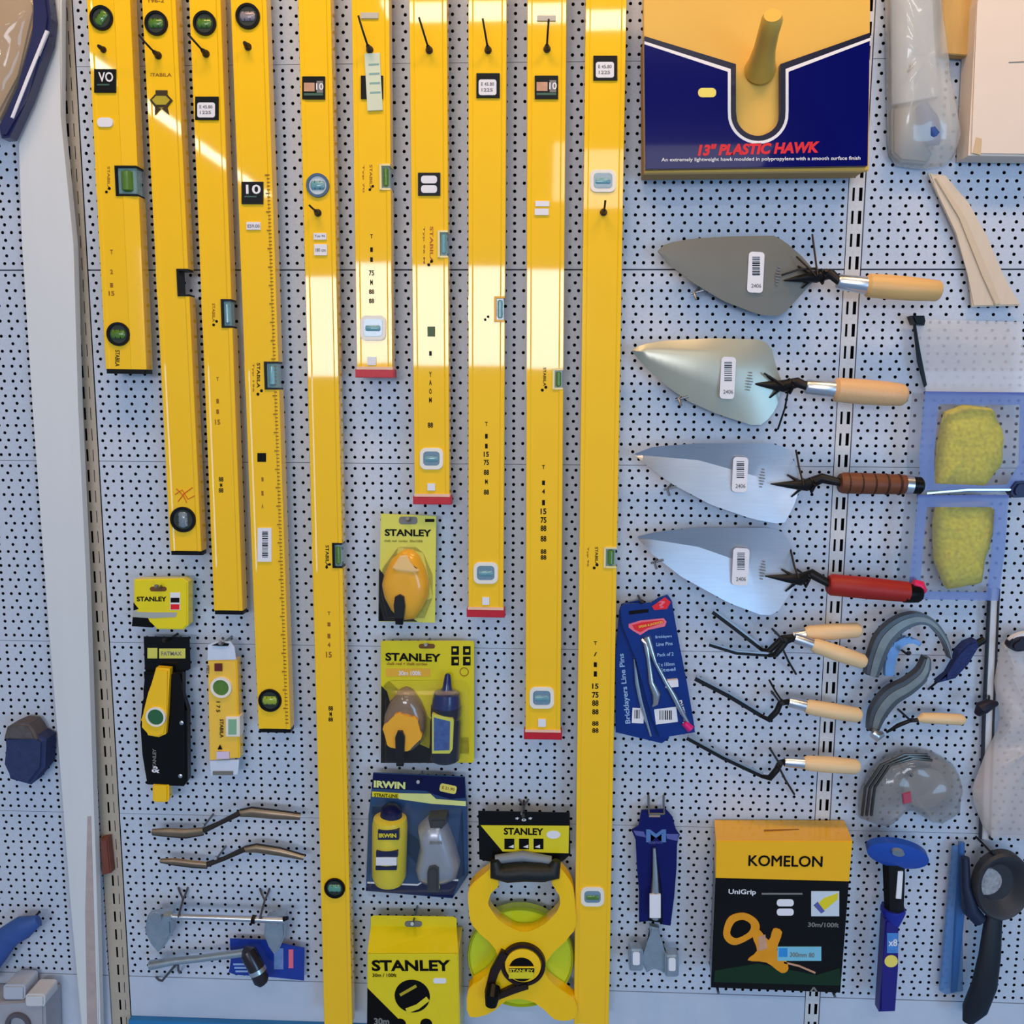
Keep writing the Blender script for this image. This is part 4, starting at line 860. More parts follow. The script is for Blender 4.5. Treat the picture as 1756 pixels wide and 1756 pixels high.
def jointer(label, path, ws, d=.03):
    pl = P(d); t = thing('brick_jointer', label, 'brick jointer', U(390, path[0][1]+30, d), 'S-shaped brick jointers')
    M_ = mat('worn_steel', (142, 124, 104), .35, metal=.8, var=.25, scale=60)
    n = len(path); k = n//2
    def trough(pts, w_):
        b = NB(); sec = [(-1, 0), (-.6, .8), (0, 1.1), (.6, .8), (1, 0), (.5, .45), (0, .65), (-.5, .45)]; R = []
        for i, (x, y) in enumerate(pts):
            x0, y0 = pts[max(0, i-1)]; x1, y1 = pts[min(len(pts)-1, i+1)]; dx, dy = x1-x0, y1-y0; l = math.hypot(dx, dy)
            w2 = (w_[i] if isinstance(w_, list) else w_)/2
            R.append([b.verts.new(pl.pt(x-dy/l*w2*a, y+dx/l*w2*a)+pl.n*(.0035*h+.002)) for a, h in sec])
        for i in range(len(R)-1):
            for j in range(8): b.faces.new((R[i][j], R[i][(j+1) % 8], R[i+1][(j+1) % 8], R[i+1][j]))
        b.faces.new(R[0][::-1]); b.faces.new(R[-1]); return b
    obj('left_blade', trough(path[:4], ws[:4]), M_, t, smooth=True)
    obj('right_blade', trough(path[5:], ws[5:]), M_, t, smooth=True)
    obj('web', tubepx(NB(), [(x, y, d+.003) for x, y in path[3:6]], [5, 4, 5], 8), mat('dark_worn_steel', (60, 54, 50), .4, metal=.6), t, smooth=True)
    obj('dark_edge', prism(NB(), pl, band([(x, y+ws[i]*.45) for i, (x, y) in enumerate(path[:4])], 3), .003, 0), mat('dark_worn_steel', (60, 54, 50), .4, metal=.6), t); b = NB(); prism(b, pl, band([(x, y-ws[5+i]*.45) for i, (x, y) in enumerate(path[5:])], 3), .003, 0)
    obj('dark_edge', b, mat('dark_worn_steel', (60, 54, 50), .4, metal=.6), t)
jointer('upper S-shaped steel brick jointer with a darker tapered right end', [(262, 1425), (290, 1426), (320, 1428), (350, 1424), (380, 1410), (412, 1394), (432, 1392), (470, 1396), (516, 1400)], [10, 15, 16, 13, 8, 12, 17, 16, 11])
jointer('lower S-shaped steel brick jointer, just above the clamp rod', [(276, 1474), (300, 1476), (330, 1480), (356, 1482), (385, 1472), (420, 1456), (440, 1454), (480, 1460), (522, 1470)], [6, 12, 12, 11, 7, 10, 15, 14, 9])
hook(350, 1416, .04, 'peg under the upper steel brick jointer', m=ZINC); hook(372, 1472, .04, 'peg under the lower steel brick jointer', m=ZINC)

GALV = mat('galvanised_steel', (172, 186, 196), .35, metal=.8, var=.2, scale=80)
def clampjaw(pl, cx, cy, s=1):
    b = NB(); prism(b, pl, [(cx-20*s, cy-12), (cx+20*s, cy-16), (cx+22*s, cy+18), (cx+8*s, cy+42), (cx-2*s, cy+50), (cx-14*s, cy+36), (cx-24*s, cy+14)], .010, -.010, .003, 2); return b
t = thing('profile_clamp', 'galvanised rod clamp with a jaw at each end, hung by two forked wires', 'clamp', U(372, 1640, .03)); pl = P(.04)
obj('rod', tubepx(NB(), [(286, 1571, .052), (380, 1574, .052), (486, 1578, .052)], [5, 5, 5], 14), CHROME, t, smooth=True)
obj('left_jaw', clampjaw(pl, 276, 1578), GALV, t, smooth=True); obj('right_jaw', clampjaw(pl, 474, 1582, .8), GALV, t, smooth=True)
obj('nut', tubepx(NB(), [(284, 1571, .052), (296, 1571, .052)], [9, 9], 6), GALV, t); obj('nut', tubepx(NB(), [(432, 1576, .052), (438, 1577, .052)], [8, 8], 6), BLK, t)
obj('bolt', disc(NB(), P(.05), P(.05).pt(269, 1572), .009, 0, .004, 20), STEEL, t, smooth=True); obj('bolt', disc(NB(), P(.05), P(.05).pt(470, 1582), .007, 0, .004, 20), STEEL, t, smooth=True)
obj('rod_tip', tubepx(NB(), [(486, 1576, .052), (494, 1574, .052)], [4, 3], 10), BLK, t)
def forkhook(px, py, dx, label, s=1):
    b = NB(); tubepx(b, [(px+dx-8, py-50*s, .0), (px+dx-6, py-44*s, .008), (px+dx, py-30*s, .014), (px, py, .062)], 1.9, 6)
    tubepx(b, [(px+dx+8, py-50*s, .0), (px+dx+6, py-44*s, .008), (px+dx, py-30*s, .014)], 1.9, 6)
    tag(obj('display_hook', b, mat('grey_wire', (92, 88, 92), .45, metal=.6), None, smooth=True), label, 'hook', 'wire display hooks on the perforated wall')
forkhook(306, 1572, 8, 'forked wire hook at the left end of the clamp rod'); forkhook(446, 1574, 8, 'forked wire hook at the right end of the clamp rod'); forkhook(894, 1396, 4, 'forked wire above the hang card of the long tape reel', .5)
t = thing('line_roller', 'steel rod with a dark roller on a torn blue card, lowest at the left', 'clamp', U(400, 1685, .02)); pl = P(.022)
obj('card', prism(NB(), pl, [(394, 1610), (452, 1612), (522, 1626), (521, 1682), (470, 1676), (404, 1672), (392, 1668), (396, 1648)], 0, -.002, .0005), mat('royal_blue_card', (26, 54, 150), .35, coat=.4, var=.25, scale=40), t)
flat('card_print', pl, rect(470, 1626, 486, 1662), mat('dusty_blue_print', (110, 140, 190), .5, var=.3, scale=90), t); flat('card_print', pl, rect(495, 1628, 503, 1660), mat('pink_print', (232, 110, 130), .4), t)
for i in range(3): flat('card_print', pl, rect(400+i*2, 1652+i*6, 425, 1655+i*6), mat('pale_blue_print', (150, 180, 220), .5), t)
obj('rod', tubepx(NB(), [(258, 1655, .036), (300, 1648, .038), (340, 1644, .038), (430, 1632, .04)], [8, 6, 6, 7], 14), GALV, t, smooth=True)
obj('roller', tubepx(NB(), [(422, 1630, .045), (426, 1634, .05), (438, 1656, .055), (448, 1680, .056), (452, 1686, .056)], [8, 14, 14, 13, 9], 18), mat('gunmetal', (70, 66, 70), .25, metal=.8), t, smooth=True)
obj('roller_band', tubepx(NB(), [(440, 1660, .0555), (443, 1667, .056)], [14.6, 14.6], 18), CHROME, t, smooth=True)
b = NB(); tubepx(b, [(268, 1676, .0), (272, 1680, .02), (278, 1682, .03), (305, 1650, .042)], 2, 6); tubepx(b, [(305, 1650, .042), (306, 1664, .03), (308, 1668, .0)], 2, 6)
tag(obj('display_hook', b, mat('grey_wire', (92, 88, 92), .45, metal=.6), None, smooth=True), 'bent wire hook under the rod of the lowest clamp at left', 'hook', 'wire display hooks on the perforated wall')

# ------------------------------------------------------------------ navy carded pin with two nuts
t = thing('carded_line_pin', 'silver pin between two navy card strips with two square nuts below', 'line pin', U(1122, 1680, .03)); pl = P(.028)
obj('card', prism(NB(), pl, [(1100, 1390), (1142, 1388), (1154, 1402), (1158, 1422), (1166, 1432), (1160, 1448), (1160, 1490), (1156, 1540), (1150, 1588), (1136, 1586), (1134, 1520), (1128, 1470), (1121, 1466), (1117, 1480), (1116, 1520), (1112, 1580), (1096, 1582), (1096, 1530), (1092, 1480), (1091, 1440), (1083, 1424), (1096, 1416), (1098, 1400)], 0, -.004, .001), mat('indigo_card', (16, 22, 92), .4, spec=.15, coat=.15), t)
obj('card_window', prism(NB(), pl, [(1117, 1452), (1128, 1452), (1135, 1520), (1136, 1584), (1111, 1580), (1116, 1500)], -.002, -.0035), BLK, t)
text('M', pl, (1108, 1444), (1142, 1444), 22, mat('steel_blue_text', (80, 120, 180), .5), t, 'logo_mark', h=.0006, bold=.01)
flat('card_band', pl, [(1086, 1424), (1104, 1426), (1108, 1436), (1090, 1432)], mat('dusty_indigo', (86, 92, 160), .5), t, .0006); flat('card_band', pl, [(1142, 1430), (1164, 1430), (1162, 1442), (1144, 1438)], mat('dusty_indigo', (86, 92, 160), .5), t, .0006)
text('SQUARE PLATES', pl, (1112, 1447), (1136, 1447), 5, mat('dusty_indigo', (86, 92, 160), .5), t, h=.0009)
flat('hang_slot', pl, rect(1113, 1394, 1132, 1401), mat('tan_slot', (160, 140, 120), .6), t)
obj('pin', tubepx(NB(), [(1122, 1454, .034), (1124, 1500, .036), (1124, 1532, .036), (1124, 1574, .036)], [3, 6, 9, 8], 12), STEEL, t, smooth=True)
flat('price_label', P(.0445), rect(1114, 1534, 1133, 1574), PAPER, t, .0004, -.003)
obj('pin_stem', prism(NB(), pl, [(1114, 1585), (1130, 1588), (1132, 1612), (1146, 1640), (1138, 1666), (1122, 1652), (1108, 1664), (1096, 1640), (1112, 1612)], .008, -.004, .003), GALV, t, smooth=True)
for x, y in ((1090, 1638), (1151, 1648)):
    n_ = obj('square_nut', prism(NB(), P(.036), rrect(x-12, y-16, x+12, y+22, 5), .010, -.01, .003), GALV, t)
    flat('nut_face', P(.036), rrect(x-6, y-12, x+6, y+10, 3), PAPER, n_, .0106)
b = NB()
for dx in (0, 26): tubepx(b, [(1112+dx, 1364, .0), (1112+dx, 1376, .014), (1113+dx, 1396, .034)], 1.8, 6)
tubepx(b, [(1113, 1396, .034), (1139, 1396, .034)], 1.8, 6)
tag(obj('display_hook', b, ZINC, None, smooth=True), 'double wire hook above the navy carded pin', 'hook', 'wire display hooks on the perforated wall')

# ------------------------------------------------------------------ boxed long tape, yellow over black
t = thing('boxed_long_tape', 'tall carton, yellow above black, with a picture of an orange tape reel', 'box', U(1340, 1703, .06))
pf = P(.074); YB = mat('carton_yellow', (244, 182, 12), .35, coat=.3, var=.03)
A = [pf.pt(1228, 1442), pf.pt(1462, 1443), pf.pt(1456, 1512), pf.pt(1227, 1506)]
Bk = [pf.pt(1227, 1506), pf.pt(1456, 1512), pf.pt(1441, 1703), pf.pt(1219, 1694)]
bd = Vector((.010, .068, 0))
obj('lower_panel', prismw(NB(), Bk, bd, .001), mat('carton_black', (12, 12, 12), .3, spec=.15, coat=.25, var=.3, scale=12), t)
obj('upper_panel', prismw(NB(), A, bd, .001), YB, t)
fh = pf.pt(1243, 1444).x, pf.pt(1452, 1444).x; zt = pf.pt(1340, 1443).z
[text('KOMELON ', pf, (1283+q, 1484+r_), (1409+q, 1486+r_), 18, INK, t, 'brand_lettering', h=.0008+q*.0001, bold=0) for q, r_ in ((0, 0), (1, 0), (.5, .8))]
tp = Plane((pf.pt(1228, 1442).x, -.07, zt), (1, 0, 0), (0, 1, 0))
flat('top_print', tp, [(1310, 1424), (1385, 1422), (1385, 1424), (1310, 1426)], OINK, t, .0012); text('KOMELON', tp, (1445, 1420), (1398, 1419), 6, OINK, t, 'brand_lettering', h=.0012); text('OPEN REEL', tp, (1445, 1432), (1398, 1431), 6, OINK, t, h=.0012)
text('UniGrip', pf, (1249, 1535), (1296, 1536), 11, PAPER, t, h=.0008, bold=.02); flat('print_line', pf, rect(1306, 1531, 1376, 1534), GRY, t)
for y in (1548, 1564): flat('print_patch', pf, rrect(1332, y-6, 1361, y+6, 5), PAPER, t)
flat('picture_inset', pf, rect(1391, 1528, 1439, 1571), mat('pale_blue_print2', (200, 212, 222), .5), t); flat('picture_inset', pf, [(1396, 1556), (1412, 1540), (1437, 1531), (1436, 1542), (1412, 1562)], LIME, t, .0007); flat('picture_inset', pf, [(1395, 1552), (1402, 1546), (1414, 1562), (1408, 1566)], mat('dusty_indigo', (86, 92, 160), .5), t, .0009)
text('30m/100ft', pf, (1385, 1589), (1438, 1590), 8, GRY, t, h=.0008, bold=.03)
OR = mat('orange_print', (226, 148, 20), .4, var=.1)
flat('green_print', pf, [(1226, 1664), (1300, 1652), (1400, 1672), (1440, 1660), (1442, 1690), (1224, 1684)], mat('dark_green_print', (10, 44, 20), .4), t, .0003)
pic = obj('tape_picture', prism(NB(), pf, closed([(1240, 1598), (1250, 1572), (1276, 1565), (1298, 1577), (1302, 1594), (1288, 1608), (1262, 1620), (1246, 1614)]), .0008, 0), OR, t)
flat('tape_picture', pf, closed([(1252, 1600), (1259, 1582), (1274, 1577), (1287, 1585), (1283, 1598), (1263, 1608)]), INK, t, .0011)
flat('tape_picture', pf, closed([(1290, 1604), (1300, 1592), (1318, 1612), (1326, 1592), (1341, 1598), (1332, 1628), (1344, 1640), (1352, 1660), (1340, 1668), (1314, 1650), (1282, 1646), (1298, 1630)], 3), OR, t, .0009); flat('tape_picture', pf, [(1300, 1606), (1312, 1602), (1316, 1626), (1300, 1630)], mat('tan_print', (196, 150, 120), .5), t, .0012)
flat('tape_picture', pf, band([(1344, 1650), (1370, 1656), (1398, 1668)], 3), mat('tan_print', (196, 150, 120), .5), t, .0009)
flat('blue_strip', pf, rect(1333, 1623, 1408, 1647), mat('sky_blue_print', (120, 190, 214), .4), t, .0012); flat('blue_strip', pf, rect(1335, 1625, 1350, 1640), mat('mid_blue_print', (50, 140, 210), .4), t, .0014); text('300mm 80', pf, (1354, 1640), (1396, 1641), 8, GRY, t, h=.0016)
text('^', pf, (1388, 1700), (1402, 1700), 8, GRY, t, h=.0008)
b = NB(); tube(b, [U(1300, 1436, .0), U(1300, 1440, .08)], .003, 8); tube(b, [U(1400, 1436, .0), U(1400, 1440, .08)], .003, 8) if 0 else None
b.free()
bk = NB(); zb = pf.pt(1330, 1700).z; xa, xb = pf.pt(1232, 1690).x, pf.pt(1432, 1690).x
for x in (xa, xb): tube(bk, [Vector((x, .01, zb-.004)), Vector((x, -.076, zb-.004))], .0022, 8)
tag(obj('support_bracket', bk, ZINC, None, smooth=True), 'pair of wire arms under the yellow and black carton', 'bracket')

# ------------------------------------------------------------------ bolster chisel with mushroom guard
t = thing('bolster_chisel', 'bolster chisel with a blue oval hand guard and long blue grip, hanging upright', 'chisel', U(1522, 1738, .04))
BG = mat('blue_guard_rubber', (26, 74, 168), .4, coat=.3, var=.08)
gp = Plane(U(1540, 1466, .07), (.97, 0, -.24), (.2, -.35, .92)); b = NB(); gc = gp.pt(1540, 1468)
disc(b, gp, gc, .0255, -.012, 0, 40, dome=.006, sx=1.9); obj('hand_guard', b, BG, t, smooth=True)
obj('guard_top', disc(NB(), gp, gp.pt(1538, 1456), .006, .003, .009, 20, sx=1.6), mat('grey_ribbed_plastic', (120, 130, 140), .4), t, smooth=True)
obj('shaft', tubepx(NB(), [(1532, 1474, .05), (1533, 1500, .05), (1533, 1550, .05), (1534, 1565, .05)], [19, 19, 17, 17], 8), mat('black_forged_steel', (24, 24, 26), .45), t)
obj('collar', tubepx(NB(), [(1531, 1556, .05), (1531, 1562, .05), (1531, 1574, .05), (1530, 1584, .05)], [20, 21, 16, 12], 16), mat('cobalt_plastic', (28, 44, 150), .4), t, smooth=True)
obj('grip', prism(NB(), P(.062), [(1518, 1578), (1542, 1578), (1540, 1660), (1536, 1736), (1508, 1737), (1513, 1660)], 0, -.02, .003), mat('indigo_plastic', (34, 30, 120), .4), t)
flat('paper_label', P(.067), rotpts(rect(1538, 1494, 1547, 1541), 1542, 1518, 4), PAPER, t, .0004, -.003); pb = P(.0625)
flat('grip_label', pb, rect(1521, 1600, 1540, 1634), mat('sky_print', (70, 130, 200), .4, var=.3, scale=120), t); text('x8', pb, (1523, 1622), (1538, 1622), 12, PAPER, t, h=.0008)
obj('price_dot', disc(NB(), pb, pb.pt(1528, 1648), .0105, 0, .0007, 24), mat('pale_yellow_sticker', (232, 214, 100), .5), t)
hook(1532, 1484, .03, 'hook behind the guard of the bolster chisel')

# ------------------------------------------------------------------ right edge goods
t = thing('gauging_ladle', 'dark round-bowled tool with a long curved handle at the lower right corner', 'ladle', U(1690, 1756, .03))
DK = mat('dark_grey_iron', (50, 52, 58), .5, var=.35, scale=35, bump=.2); b = NB(); pl = P(.035)
c = pl.pt(1708, 1508); n = 36; rows = []
for q, h in ((1, -.004), (1, .010), (.93, .014), (.82, .012), (.6, -.002), (.3, -.010), (.02, -.012)):
    rows.append([b.verts.new(c+pl.x*(.044*q*math.cos(2*math.pi*k/n))+pl.z*(.057*q*math.sin(2*math.pi*k/n))+pl.n*(h+.012)) for k in range(n)])
for a_, b_ in zip(rows, rows[1:]):
    for k in range(n): b.faces.new((a_[k], a_[(k+1) % n], b_[(k+1) % n], b_[k]))
b.faces.new(rows[0][::-1]); obj('bowl', b, DK, t, smooth=True)
obj('bowl_lining', disc(NB(), pl, pl.pt(1686, 1504), .0225, .004, .0135, 30, dome=.002), mat('speckled_grey', (150, 152, 158), .6, var=.6, scale=180), t, smooth=True)
obj('handle', tubepx(NB(), [(1706, 1560, .045), (1702, 1590, .05), (1697, 1640, .055), (1688, 1690, .055), (1672, 1730, .05), (1660, 1752, .045)], [14, 16, 19, 22, 22, 10], 18, flat=.6), mat('black_rubber_handle', (24, 30, 40), .5), t, smooth=True)
obj('bracket_arm', tubepx(NB(), [(1655, 1470, .04), (1656, 1520, .045), (1664, 1560, .048), (1680, 1578, .05)], [7, 8, 14, 12], 12), mat('dark_blue_plastic', (26, 36, 62), .45), t, smooth=True)
hook(1700, 1462, .05, 'hook behind the dark round-bowled tool')

BR = mat('translucent_blue_strip', (90, 140, 200), .3, alpha=.55, coat=.5)
t = thing('blue_shade_strip', 'translucent blue strip standing in for soft blue shade beside the dark round-bowled tool', 'shade strip', U(1632, 1715, .02))
obj('blade', prism(NB(), P(.02), [(1634, 1452), (1650, 1450), (1652, 1700), (1622, 1706), (1612, 1700)], 0, -.004, .001), BR, t)  # added translucent strips put the diffuse blue shade into colour
obj('deeper_shade', prism(NB(), P(.024), [(1646, 1446), (1655, 1446), (1654, 1570), (1642, 1700), (1632, 1704)], 0, -.006, .001), mat('deep_translucent_blue', (60, 110, 176), .3, alpha=.75, coat=.5), t)
t = thing('metal_channel', 'slim silver metal channel hanging upright near the right edge', 'channel', U(1690, 1440, .02))
_ch = [(1707, 1010), (1703, 1100), (1697, 1240), (1691, 1440)]
obj('channel_web', prism(NB(), P(.016), band(_ch, 13), 0, -.004, .0008), mat('pale_channel_metal', (206, 204, 204), .45, metal=.1, var=.15, scale=40, stretch=(8, 8, 1)), t)
for dx in (-8, 7.5): obj('channel_lip', prism(NB(), P(.020), band([(x+dx, y) for x, y in _ch], 2.2), 0, -.008, .0003), mat('dark_slot_line', (40, 42, 52), .5), t)

# sponge floats in tinted bags
PAD = mat('yellow_sponge', (232, 194, 50), .9, var=.75, scale=200, bump=1.0)
BAG = mat('tinted_blue_bag', (150, 128, 130), .3, alpha=.14, coat=.6, var=.2, scale=30)
def bagged(label, bag, pad, y):
    t = thing('sponge_pad', label, 'sponge pad', U((bag[0][0]+bag[1][0])/2, bag[2][1], .02), 'bagged sponge pads')
    obj('sponge', puffy(P(.022), pad, .024, 21, .004, 40), PAD, t, smooth=True)
    obj('bag', prism(NB(), P(.052), bag, 0, -.045, .004, 3), BAG, t)
    cx = sum(p[0] for p in bag)/len(bag); cy = sum(p[1] for p in bag)/len(bag); inn = [(cx+(x-cx)*.74, cy+(y-cy)*.82) for x, y in bag]; b = NB(); pq = P(.0532)
    A = [b.verts.new(pq.pt(*p)) for p in bag]; B = [b.verts.new(pq.pt(*p)) for p in inn]; n = len(bag)
    for i in range(n): b.faces.new((A[i], A[(i+1) % n], B[(i+1) % n], B[i]))
    obj('tinted_border', b, mat('violet_blue_film', (74, 84, 160), .3, alpha=.72, coat=.4), t)
    obj('bag_seam', prism(NB(), P(.053), band([bag[0], bag[1]], 6), 0, -.002), mat('seam_blue', (84, 96, 170), .4), t)
    return t
bagged('upper rough yellow sponge pad in a blue tinted bag by the right edge', [(1586, 674), (1775, 676), (1772, 800), (1745, 842), (1690, 844), (1578, 840), (1576, 780)], [(1618, 706), (1650, 694), (1700, 700), (1716, 740), (1714, 800), (1680, 836), (1600, 838), (1606, 760)], 0)
bagged('lower rough yellow sponge pad in a blue tinted bag, above the curved steel plates', [(1574, 852), (1730, 852), (1724, 940), (1712, 1030), (1580, 1028), (1558, 1010), (1566, 930)], [(1604, 862), (1690, 858), (1706, 880), (1690, 940), (1676, 1000), (1620, 1010), (1600, 960), (1598, 900)], 0)
t = thing('plastic_sheet', 'clear plastic sheet hanging from a dark clip above the bagged sponges', 'plastic sheet', U(1660, 676, .02))
obj('sheet', prism(NB(), P(.02), [(1568, 548), (1752, 552), (1760, 676), (1588, 674)], 0, -.0015), mat('milky_sheet', (222, 220, 222), .35, alpha=.4, coat=.5), t)
obj('clip', prism(NB(), P(.03), [(1564, 541), (1586, 541), (1588, 550), (1586, 558), (1570, 556)], 0, -.02, .002), BLK, t)
obj('dark_edge', prism(NB(), P(.024), [(1567, 556), (1571, 556), (1578, 600), (1590, 660), (1586, 664), (1574, 620)], 0, -.004, .0005), BLK, t)
t = thing('folded_knife', 'small navy folding handle poking in at the right edge beside the sponge bags', 'knife', U(1745, 860, .04))
obj('handle', prism(NB(), P(.06), [(1738, 836), (1746, 826), (1790, 824), (1790, 852), (1742, 854), (1736, 846)], 0, -.02, .004), mat('deep_navy_plastic', (22, 30, 74), .4), t); obj('edge_line', prism(NB(), P(.055), band([(1590, 846), (1660, 840), (1738, 840)], 3), 0, -.004, .0005), STEEL, t)

# curved steel plates
CS = mat('curved_dark_steel', (84, 84, 86), .35, metal=.6, var=.4, scale=25)
def arcplate(name, label, pts, ws, d, wall_=.016, m=None, group=None):
    t = thing(name, label, 'steel plate', U(pts[0][0], pts[0][1]+10, d-.02), group)
    q_ = crom([(x, y, w_) for (x, y), w_ in zip(pts, ws)]); pts = [(x, y) for x, y, _ in q_]; ws = [w_ for _, _, w_ in q_]
    b = NB(); pl = P(d); o = band(pts, ws); prism(b, pl, o, 0, -wall_, .003, 2); obj('plate', b, m or CS, t, smooth=True)
    n = len(pts); e = band([(x, y) for x, y in pts], [w_*.45 for w_ in ws]); obj('polished_face', prism(NB(), pl, e, .0012, -.002, .0008), mat('worn_bright_steel', (128, 126, 120), .38, metal=.6, var=.6, scale=26), t, smooth=True)
    return t
arc1 = [(1496, 1160), (1506, 1125), (1520, 1095), (1545, 1072), (1575, 1062), (1600, 1070), (1622, 1098), (1632, 1130)]
t = arcplate('curved_steel_plate', 'upper curved dark steel plate arching right of the crossed wooden handles', arc1, [22, 28, 30, 26, 20, 14, 9, 4], .055)
obj('inner_face', prism(NB(), P(.045), band(crom([(1526, 1160), (1528, 1132), (1540, 1108), (1560, 1098), (1580, 1106)]), [16]*6+[17]*6+[13]*6+[8]*7), 0, -.01, .002), mat('blue_steel', (112, 140, 176), .35, metal=.6, var=.3, scale=40), t, smooth=True)
t = arcplate('curved_steel_plate', 'lower curved dark steel plate sweeping down beside the small wooden knife', [(1592, 1128), (1584, 1156), (1560, 1178), (1530, 1196), (1508, 1224), (1498, 1256)], [10, 22, 26, 30, 28, 16], .05)
obj('rounded_tip', tubepx(NB(), [(1496, 1256, .056), (1504, 1262, .058), (1514, 1258, .056)], [8, 10, 5], 14), CHROME, t, smooth=True)
hook(1556, 1122, .06, 'dark hook inside the arch of the curved steel plates')
t = thing('wooden_handled_knife', 'small pointing knife with a short cream wooden handle, right of the steel plates', 'knife', U(1610, 1246, .03))
obj('handle', tubepx(NB(), [(1574, 1234, .045), (1582, 1231, .045), (1612, 1232, .045), (1648, 1234, .045), (1654, 1235, .045)], [4, 9, 10, 10, 6], 16), mat('cream_wood', (232, 196, 146), .45), t, smooth=True)
obj('blade', tubepx(NB(), [(1580, 1234, .045), (1560, 1236, .042), (1540, 1244, .036), (1520, 1256, .03)], [4, 3.5, 4, 2], 8), WIRE, t, smooth=True)
obj('cable_tie', tubepx(NB(), [(1592, 1182, .004), (1606, 1170, .02), (1640, 1152, .03), (1655, 1135, .035)], 2, 6), WIRE, t, smooth=True)
hook(1562, 1236, .05, 'hook at the neck of the small wooden-handled knife')
t = thing('navy_handled_brush', 'navy bristled brush slanting beside the slim silver channel', 'brush', U(1655, 1165, .03))
obj('bristles', prism(NB(), P(.045), [(1676, 1098), (1660, 1104), (1646, 1118), (1642, 1134), (1628, 1158), (1610, 1172), (1640, 1164), (1662, 1140), (1680, 1110)], 0, -.02, .003), mat('navy_bristles', (30, 44, 96), .7, var=.6, scale=220, bump=.6), t)
obj('ferrule', tubepx(NB(), [(1672, 1106, .036), (1688, 1096, .036)], [7, 6], 10), BLK, t, smooth=True)
t = thing('black_knob_hook', 'black knob on a thin wire below the slim silver channel', 'knob', U(1690, 1236, .03))
obj('knob', tubepx(NB(), [(1676, 1224, .045), (1684, 1214, .05), (1696, 1208, .05), (1710, 1206, .048)], [6, 12, 10, 4], 14), mat('dark_plum_plastic', (26, 22, 40), .5), t, smooth=True)
obj('wire', tubepx(NB(), [(1694, 1210, .05), (1696, 1196, .03), (1696, 1190, 0)], 2, 6), WIRE, t)
t = thing('dark_oval_clip', 'dark oval clip cut off by the right edge, level with the crossed handles', 'clip', U(1752, 1120, .03))
obj('clip', prism(NB(), P(.05), oval(1754, 1106, 20, 12, 24, -15), 0, -.02, .004), mat('dark_plum_plastic', (26, 22, 40), .5), t, smooth=True)
obj('pale_rim', prism(NB(), P(.042), oval(1756, 1094, 24, 8, 24, -15), 0, -.01, .003), PAPER, t, smooth=True)

# crumpled clear bags
FILM = mat('creased_clear_film', (214, 208, 200), .22, alpha=.5, coat=1.0, var=.1, scale=20)
t = thing('bagged_disc', 'crumpled clear bag with a hazy grey disc, right above the chisel guard', 'bag', U(1560, 1412, .02))
obj('bag', puffy(P(.01), [(1472, 1400), (1472, 1360), (1490, 1320), (1520, 1292), (1560, 1282), (1600, 1288), (1635, 1310), (1646, 1350), (1642, 1390), (1600, 1408), (1560, 1384), (1520, 1386), (1508, 1412)], .035, 3), mat('hazy_grey_film', (150, 148, 146), .25, alpha=.5, coat=1, var=.3, scale=30), t, smooth=True)
obj('disc', disc(NB(), P(.02), P(.02).pt(1588, 1352), .034, -.008, 0, 36), mat('grey_mauve_disc', (160, 152, 150), .5, var=.15, scale=60), t, smooth=True)
b = NB()
for r_ in (0, 8, 16): tubepx(b, [(1478+r_, 1398, .035), (1484+r_, 1350, .045), (1510+r_, 1312, .05), (1550+r_, 1294+r_*.4, .05), (1590+r_*.5, 1294+r_*.6, .045)], 2.6, 8)
obj('coiled_wire', b, mat('dark_steel_wire', (90, 88, 84), .3, metal=.8), t, smooth=True); obj('red_mark', prism(NB(), P(.048), [(1548, 1362), (1562, 1358), (1564, 1376), (1550, 1380)], 0, -.004, .001), mat('dusty_red', (170, 70, 90), .5), t)
hook(1560, 1330, .035, 'hook inside the crumpled clear bag')
t = thing('bagged_trowel', 'long clear plastic bag with a blue and grey tool end, top right of the hawk', 'bag', U(1580, 290, .02))
obj('bag', puffy(P(.008), [(1516, -60), (1600, -60), (1606, 20), (1616, 100), (1630, 190), (1640, 255), (1620, 285), (1575, 291), (1535, 284), (1522, 262), (1520, 150)], .04, 5, .004, 40), mat('pale_bag_film', (216, 216, 210), .22, alpha=.45, coat=1, var=.08, scale=14), t, smooth=True)
obj('float_blade', prism(NB(), P(.024), [(1528, -60), (1596, -60), (1604, 100), (1612, 165), (1530, 180)], 0, -.004, .001), mat('pale_grey_metal', (190, 198, 206), .35, metal=.3), t)
obj('grip', tubepx(NB(), [(1580, 180, .028), (1590, 206, .03), (1600, 232, .03), (1600, 250, .028)], [10, 17, 17, 10], 16), mat('grip_blue', (48, 76, 140), .4), t, smooth=True)
obj('grey_base', prism(NB(), P(.022), [(1530, 185), (1580, 180), (1578, 240), (1600, 262), (1590, 280), (1545, 276), (1530, 262)], 0, -.01, .003), mat('warm_grey_plastic', (150, 146, 142), .5, var=.2), t)
hook(1560, 120, .03, 'hook hidden in the long clear plastic bag', m=ZINC)
t = thing('cardboard_box', 'cream cardboard box hanging at the top right corner', 'box', U(1710, 268, .05))
obj('carton', prism(NB(), P(.045), [(1676, 6), (1690, -60), (1800, -60), (1800, 268), (1662, 266)], 0, -.04, .003), mat('cream_card', (226, 210, 194), .6, var=.05, scale=12), t)
